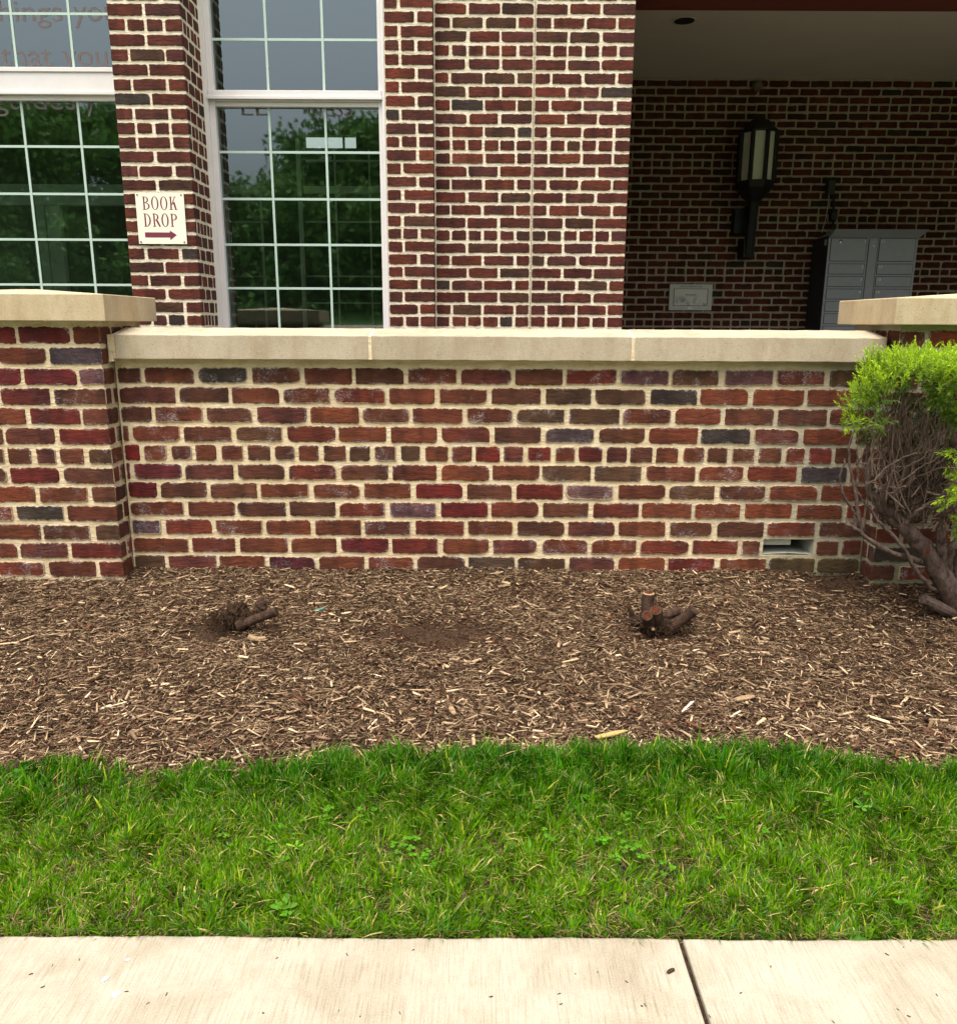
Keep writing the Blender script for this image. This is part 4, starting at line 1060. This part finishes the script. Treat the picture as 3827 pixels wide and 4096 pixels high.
def stick(name, label, cat, pts, r0, r1, mat, n=7):
    c = Vector(pts[0]); mb = MB()
    rad = [r0 + (r1 - r0) * i / (len(pts) - 1) for i in range(len(pts))]
    mb.tube(pts, rad, n, True, .12); o = mb.build(name, mat, smooth=False); tag(o, label, cat)
G = lambda px, py, up=.012: (lambda h: (h[0], h[1], gz(h[1]) + up))(ghit(px, py))
stick('wood_chunk', 'short pale yellow log piece with a dark end, mid mulch left of centre', 'wood chunk', [G(1000, 2562, .012), G(1030, 2572, .015), G(1062, 2568, .012)], .011, .009, M['cutpale'])
stick('broken_branch', 'short thick broken branch lying in mulch beside the shrub trunk', 'branch', [Q(3690, 2395, 2.93), Q(3760, 2430, 2.93), Q(3810, 2452, 2.94), Q(3850, 2470, 2.95)], .022, .019, M['bark'], 9)
stick('twig', 'thin dark grey twig lying on the mulch at the right', 'twig', [G(3460, 2812), G(3520, 2810, .016), G(3580, 2822)], .006, .0045, M['rot'])
stick('twig', 'brown twig lying slantwise in mulch behind the dug patch', 'twig', [G(1460, 2410), G(1520, 2425, .016), G(1580, 2450)], .004, .003, M['stump'])
stick('twig', 'dark stick lying flat in mulch at the left, below the rotted stump', 'twig', [G(760, 2772), G(830, 2760, .014), G(890, 2752)], .006, .003, M['rot'])
def slab(name, label, cat, p, L, W, yaw, mat, t=.004, z=.0, tilt=.1):
    mb = MB(); c = Vector(p); d = Vector((math.cos(yaw), math.sin(yaw), tilt)); s = Vector((-math.sin(yaw), math.cos(yaw), 0)); u = Vector((0, 0, t))
    o = [(-.5, .2), (-.42, -.4), (.1, -.5), (.45, -.3), (.5, .15), (.2, .5), (-.3, .45)]
    lo = mb.verts([c + d * (a * L) + s * (b * W * rnd.uniform(.8, 1.2)) for a, b in o]); hi = mb.verts([Vector(mb.v[lo + i]) + u for i in range(7)])
    mb.face(*[hi + i for i in range(7)])
    for i in range(7): mb.face(lo + i, lo + (i + 1) % 7, hi + (i + 1) % 7, hi + i)
    tag(mb.build(name, mat), label, cat)
slab('bark_chip', 'yellow tan bark slab at the mulch edge above the centre right lawn', 'wood chip', G(2440, 2965, .022), .10, .022, .25, mat_simple('yellow_bark', (.42, .25, .09), .8, .3, 60))
slab('bark_chip', 'pale broken chip standing out left of the yellow bark, mid mulch front', 'wood chip', G(1810, 2865, .018), .05, .016, 1.9, M['cutpale'])
slab('bark_chip', 'large flat pale splintered chip in mulch near the front, right of centre', 'wood chip', G(2975, 2812, .016), .07, .025, .2, M['cutpale'])
slab('bark_chip', 'small dark brown bark fragment lying alone on the sidewalk by the joint', 'wood chip', (P(2683, 3868, 1.47)[0], 1.47, .0015), .020, .008, .5, M['stump'], .004, tilt=.02)
slab('plastic_scrap', 'small turquoise scrap lying on the mulch', 'litter', G(1280, 2455, .016), .035, .012, .4, mat_simple('turquoise', (.05, .25, .19), .5))
slab('chip_mark', 'grey white flake on the sidewalk at the left, nearest the grass', 'flake', (P(505, 3838, 1.49)[0], 1.497, .0008), .010, .008, .3, mat_simple('pale_flake', (.55, .57, .6), .7), .001, tilt=0)
slab('chip_mark', 'larger grey white flake on the sidewalk between the small flake and the white spot', 'flake', (P(420, 3925, 1.44)[0], 1.443, .0008), .016, .010, .9, mat_simple('pale_flake2', (.5, .52, .56), .7), .001, tilt=0)
slab('white_spot', 'bright white spot on the sidewalk near the lower left corner', 'spot', (P(462, 3978, 1.40)[0], 1.405, .0008), .018, .014, 1.3, mat_simple('white_spot', (.85, .85, .85), .7), .0006, tilt=0)
mb = MB()
for i in range(60):
    px, py = rnd.uniform(0, 3827), rnd.uniform(3800, 4090); yy = None
    d = 1.575 - rnd.random() * .4; xx = rnd.uniform(-.95, 1.0); a = rnd.uniform(0, 3.14); L = rnd.uniform(.002, .009)
    mb.tube([(xx, d, .0012), (xx + math.cos(a) * L, d + math.sin(a) * L, .0016)], rnd.uniform(.0006, .0012), 4)
tag(mb.build('sidewalk_crumbs', M['stump']), 'tiny brown crumbs and twig bits on the pale concrete', 'debris', kind='stuff')

# ------------------------------------------------------------------ yew shrub
def shrub():
    r = random.Random(5)
    root = empty('yew_shrub', (1.88, 2.97, .25), 'yew shrub with bare gnarled limbs below a clipped bright green top, right of the wall', 'shrub')
    mb = MB()
    def path(pts, Ys, r0, r1, n=9, wob=.004, sub=4, name=None, cap=True):
        V = [Vector(Q(a, b, y)) for (a, b), y in zip(pts, Ys)]
        out = []
        for i in range(len(V) - 1):
            p0 = V[max(i - 1, 0)]; p1, p2 = V[i], V[i + 1]; p3 = V[min(i + 2, len(V) - 1)]
            for k in range(sub):
                t = k / sub
                q = .5 * ((2 * p1) + (p2 - p0) * t + (2 * p0 - 5 * p1 + 4 * p2 - p3) * t * t + (3 * p1 - p0 - 3 * p2 + p3) * t ** 3)
                out.append(q + Vector((r.uniform(-wob, wob), r.uniform(-wob, wob), r.uniform(-wob, wob))))
        out.append(V[-1]); m = len(out)
        rad = [r0 + (r1 - r0) * i / (m - 1) for i in range(m)]
        mb.tube(out, rad, n, cap, .15)
        return out
    c = lambda x, y: (3300 + x / 3.313, 1900 + y / 3.313)
    trunk = path([c(1900, 1950), c(1640, 1520), c(1420, 1130), c(1230, 880), c(1070, 690), c(920, 600)], [2.96, 2.95, 2.95, 2.96, 2.97, 2.98], .043, .022, 14, .006)
    path([c(960, 640), c(800, 520), c(680, 360), c(600, 230), c(570, 80), (3476, 1860), (3470, 1740)], [2.98, 2.98, 2.98, 2.98, 2.99, 3.0, 3.0], .022, .011)
    path([c(900, 560), c(800, 420), c(800, 270), c(880, 130), c(940, 20), (3590, 1820), (3560, 1740), (3600, 1650)], [2.97, 2.96, 2.95, 2.94, 2.94, 2.93, 2.92, 2.92], .014, .006)
    path([c(980, 600), c(880, 430), c(900, 320), c(1010, 190), c(1150, 80), (3650, 1860), (3630, 1760), (3700, 1660)], [2.96, 2.95, 2.93, 2.92, 2.9, 2.9, 2.9, 2.88], .014, .006)
    path([c(1050, 660), c(1060, 480), c(1130, 400), c(1100, 220), c(1120, 60), (3630, 1850), (3570, 1750), (3620, 1600)], [2.98] * 8, .016, .006)
    path([c(1080, 660), c(1180, 440), c(1290, 340), c(1300, 170), c(1240, 20), (3700, 1790), (3780, 1720)], [3.0] * 7, .016, .006)
    path([c(1080, 650), c(1130, 560), c(1220, 470), c(1350, 400), c(1480, 310), c(1560, 230), c(1660, 100)], [2.9, 2.88, 2.86, 2.85, 2.84, 2.83, 2.82], .008, .003, 7)
    path([c(1540, 1250), c(1540, 1000), c(1530, 800), c(1510, 650), c(1560, 520), c(1700, 420)], [2.95, 2.93, 2.92, 2.92, 2.9, 2.88], .02, .009)
    path([c(1620, 1330), c(1610, 1100), c(1690, 950), c(1800, 850), c(1950, 650)], [2.97, 2.96, 2.95, 2.95, 2.94], .022, .014)
    path([c(1800, 1900), c(1760, 1400), c(1800, 1000), c(1850, 600), c(1800, 100), (3800, 1700)], [3.0] * 6, .04, .012)
    # the low hanging dead side branch and its shoots
    path([c(1310, 1180), c(1120, 1110), c(960, 1060), c(760, 980), c(600, 870), c(430, 740), c(310, 670), c(230, 625)], [2.95, 2.92, 2.9, 2.88, 2.86, 2.85, 2.84, 2.83], .0125, .0055, 8)
    path([c(1460, 1550), c(1330, 1420), c(1190, 1250), c(1090, 1060), c(990, 900), c(830, 750), c(700, 600), c(580, 450), c(480, 330), c(380, 170)], [2.94, 2.92, 2.9, 2.89, 2.89, 2.9, 2.91, 2.92, 2.92, 2.93], .009, .004, 7)
    path([c(480, 770), c(440, 600), c(420, 420), c(400, 200), c(360, 60), (3395, 1840), (3400, 1770), (3440, 1680)], [2.86, 2.86, 2.86, 2.87, 2.88, 2.88, 2.88, 2.88], .007, .0035, 6)
    path([c(410, 720), c(400, 560), c(380, 480), c(270, 330), c(190, 130), c(200, 20), (3372, 1860), (3378, 1836)], [2.86] * 8, .006, .003, 6)
    path([c(490, 720), c(440, 500), c(410, 300), c(410, 120), c(430, 0), (3428, 1800)], [2.87] * 6, .0055, .003, 6)
    tk = mb.build('trunk', M['bark'], root, smooth=True)
    kb = MB(); k0 = Vector(Q(3300 + 1330 / 3.313, 1900 + 1010 / 3.313, 2.912)); a, b = Vector((1, .25, 0)).normalized(), Vector((.1, .2, 1)).normalized(); nn = a.cross(b)
    if nn.y > 0: nn = -nn
    for rr_, dd, mi in ((.020, .004, 0), (.013, .001, 1)):
        kb.cur = mi; kb.poly([k0 + nn * (.006 - dd * .0 + (.001 if mi else 0)) + (a * math.cos(q * .5236) * rr_ * .8 + b * math.sin(q * .5236) * rr_) * r.uniform(.9, 1.08) for q in range(12)])
    kb.build('pruned_knot', [M['stump'], M['cutred']], tk)
    # fine bare branch work rising to the underside of the crown
    mb = MB()
    starts = [(3460, 1880), (3480, 1960), (3520, 2040), (3560, 2000), (3600, 2020), (3640, 2060), (3560, 1900), (3600, 1940), (3620, 2090), (3660, 1960), (3700, 2000), (3690, 2060), (3760, 2080), (3800, 2000), (3760, 1900), (3800, 2120)]
    for i in range(230):
        sx, sy = starts[i % len(starts)]; sx += r.uniform(-30, 30); sy += r.uniform(-50, 50)
        fan = r.random()
        if fan < .55: ex, ey = sx + r.uniform(-130, 160), r.uniform(1560, 1740)
        else: ex, ey = sx + r.uniform(90, 420), sy - r.uniform(20, 330)
        ex = max(ex, 3420 + r.uniform(0, 80)); Y0, Y1 = r.uniform(2.88, 3.12), r.uniform(2.76, 3.14)
        n = 6; pts = []; ys = []
        cu = r.uniform(-.35, .35)
        for k in range(n):
            t = k / (n - 1); b = math.sin(t * math.pi) * cu
            pts.append((sx + (ex - sx) * t + (ey - sy) * b * .5 + r.uniform(-9, 9), sy + (ey - sy) * t - (ex - sx) * b * .5 + r.uniform(-9, 9))); ys.append(Y0 + (Y1 - Y0) * t)
        a = r.choice([.0012, .0015, .0018, .0022, .003, .0045]); path(pts, ys, a, a * .45, 5, .002, 3)
    mb.build('branches', M['twig'], root, smooth=True)
    # foliage: sprigs of needles
    Vs, Qs, Cs = [], [], []; cnt = 0
    def sprig(p, d, L, bright):
        nonlocal cnt
        d = d.normalized(); a = d.orthogonal().normalized(); b = d.cross(a); n = int(L / .0028)
        for i in range(n):
            t = i / n; ang = i * 2.4 + r.uniform(-.4, .4)
            side = a * math.cos(ang) + b * math.sin(ang)
            fwd = .55 + .9 * t + r.uniform(-.15, .15); nd = (d * fwd + side * (1.05 - .35 * t)).normalized()
            nl = r.uniform(.014, .023) * (1 - .35 * t); wv = nd.cross(d + side * .3).normalized() * .0015
            q0 = p + d * (L * t); q1 = q0 + nd * nl * .55; q2 = q0 + nd * nl + Vector((0, 0, -.0015))
            Vs.extend([q0 - wv * .7, q0 + wv * .7, q1 + wv, q1 - wv, q2 + wv * .25, q2 - wv * .25])
            Qs.extend([(cnt, cnt + 1, cnt + 2, cnt + 3), (cnt + 3, cnt + 2, cnt + 4, cnt + 5)]); cnt += 6
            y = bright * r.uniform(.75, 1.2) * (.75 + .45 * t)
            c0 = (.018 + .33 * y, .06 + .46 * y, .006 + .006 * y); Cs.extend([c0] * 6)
        # woody stem as a thin needle-like ribbon
        Vs.extend([p - a * .001, p + a * .001, p + d * L + a * .0005, p + d * L - a * .0005]); Qs.append((cnt, cnt + 1, cnt + 2, cnt + 3)); cnt += 4
        Cs.extend([(.12, .16, .04)] * 4)
    # clipped crown outline in real metres (x, top z)
    x0 = 1.36
    def top(x): return 1.245 - .13 * math.exp(-(x - x0) / .05) - .035 * math.exp(-((x - 1.42) / .05) ** 2) + .012 * math.sin(x * 31) + .006 * math.sin(x * 77)
    k = 0
    while k < 1650:
        x = r.uniform(1.34, 2.42) if r.random() < .8 else r.uniform(1.33, 1.6); y = r.uniform(2.70, 3.17)
        if x < 1.5 and abs(y - 2.95) > .03 + .2 * max(0, (x - 1.33) / .17): continue
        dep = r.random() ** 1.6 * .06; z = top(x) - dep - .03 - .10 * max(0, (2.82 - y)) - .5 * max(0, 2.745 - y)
        out = Vector((x - 1.75, (y - 2.93) * 2.2, .55 if dep < .06 else .1))
        d = Vector((r.gauss(0, .45), r.gauss(0, .45) - (.25 if y < 2.85 else 0), r.uniform(.5, 1.2) if dep < .07 else r.uniform(-.1, .8))) + out * .35
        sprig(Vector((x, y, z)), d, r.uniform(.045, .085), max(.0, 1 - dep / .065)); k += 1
    # inner foliage and dead spray against the pier, darkened to paint in the shadow
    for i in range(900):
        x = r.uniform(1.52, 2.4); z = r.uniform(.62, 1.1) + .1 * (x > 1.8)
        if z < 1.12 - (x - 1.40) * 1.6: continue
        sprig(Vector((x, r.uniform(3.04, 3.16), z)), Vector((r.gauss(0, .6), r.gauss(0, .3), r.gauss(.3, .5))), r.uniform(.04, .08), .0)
    # left flank, hanging lower
    for i in range(26):
        t = r.random(); x = 1.36 + .10 * t + r.uniform(-.03, .03); z = 1.15 - .17 * t - r.uniform(0, .05)
        sprig(Vector((x, r.uniform(2.85, 3.02), z)), Vector((-.8 + r.gauss(0, .4), r.gauss(-.2, .5), r.gauss(.15, .4))), r.uniform(.035, .07), r.uniform(.1, .6))
    for (px, py, n, br) in ((3400, 1700, 5, .75), (3430, 1690, 5, .4), (3520, 1645, 5, .15), (3550, 1610, 4, .1), (3530, 1710, 4, .3), (3760, 1600, 26, .25), (3800, 1630, 26, .35), (3740, 1560, 22, .2), (3800, 1690, 14, .15), (3820, 1560, 24, .6), (3850, 1650, 30, .4),
                            (3820, 1830, 9, .9), (3835, 1900, 14, .85), (3815, 1960, 9, .9), (3850, 1990, 14, .7), (3790, 2005, 4, 1.), (3800, 2030, 4, .95), (3850, 2080, 14, .4), (3830, 2140, 8, .2), (3900, 1950, 40, .6)):
        for q in range(n):
            Y0 = r.uniform(2.74, 2.86); v = Vector(Q(px + r.uniform(-25, 25), py + r.uniform(-22, 22), Y0))
            sprig(v, Vector((r.gauss(-.5, .6), r.gauss(-.5, .4), r.gauss(.1, .5))), r.uniform(.03, .06), br * r.uniform(.7, 1.2))
    np_mesh('foliage', np.array([tuple(v) for v in Vs]), np.array(Qs), np.array(Cs), M['needle'], root)
shrub()

# ------------------------------------------------------------------ trees across the road (seen mirrored in the windows)
def tree(x, y, h, w, label, seed):
    r = np.random.default_rng(seed); rr = random.Random(seed)
    root = empty('deciduous_tree', (x, y, 1), label, 'tree', 'trees across the road behind the viewer')
    mb = MB(); mb.tube([(x, y, .5), (x + .1, y, h * .3), (x, y, h * .7)], [.22, .16, .05], 8)
    for i in range(7):
        a = rr.uniform(0, 6.28); z = h * rr.uniform(.25, .6); mb.tube([(x, y, z), (x + math.cos(a) * w * .35, y + math.sin(a) * w * .35, z + h * .2)], [.07, .02], 6)
    mb.build('trunk', M['treebark'], root)
    n = 26000; cl = r.integers(0, 70, n); cc = np.stack([r.normal(0, w * .32, 70), r.normal(0, w * .28, 70), r.uniform(.02, .93, 70) * h], 1)
    cc[:, :2] *= (1.15 - .8 * (cc[:, 2:] / h) ** 2.2)
    C = cc[cl] + r.normal(0, .42, (n, 3)); C[:, 0] += x; C[:, 1] += y; C[:, 2] += .4
    u = r.normal(0, 1, (n, 3)); u /= np.linalg.norm(u, axis=1)[:, None]; v = np.cross(u, r.normal(0, 1, (n, 3))); v /= np.linalg.norm(v, axis=1)[:, None]
    s = r.uniform(.08, .2, (n, 1)); V = np.stack([C - u * s, C - v * s * .6, C + u * s, C + v * s * .6], 1).reshape(-1, 3)
    Qd = (np.arange(n) * 4)[:, None] + np.arange(4); col = np.array((.14, .26, .06)) * r.uniform(.5, 1.7, (n, 1))
    np_mesh('crown', V, Qd, np.repeat(col, 4, axis=0), M['leaf'], root)
tr = [(-22, -24, 10), (-18.6, -23, 9.6), (-15.2, -25, 9.6), (-12.4, -27, 6.5), (-9.9, -24, 5.6), (-6.9, -23.5, 7.9), (-4.3, -24, 8.9), (-1.2, -23, 8.9), (2.6, -24, 8.8), (6.5, -23, 9.0), (10.5, -25, 9.2), (15, -24, 10)]
for i, (x, y, h) in enumerate(tr):
    tree(x, y, h, 5.5, 'dark green tree across the road behind the viewer, mirrored in the library windows', 50 + i)
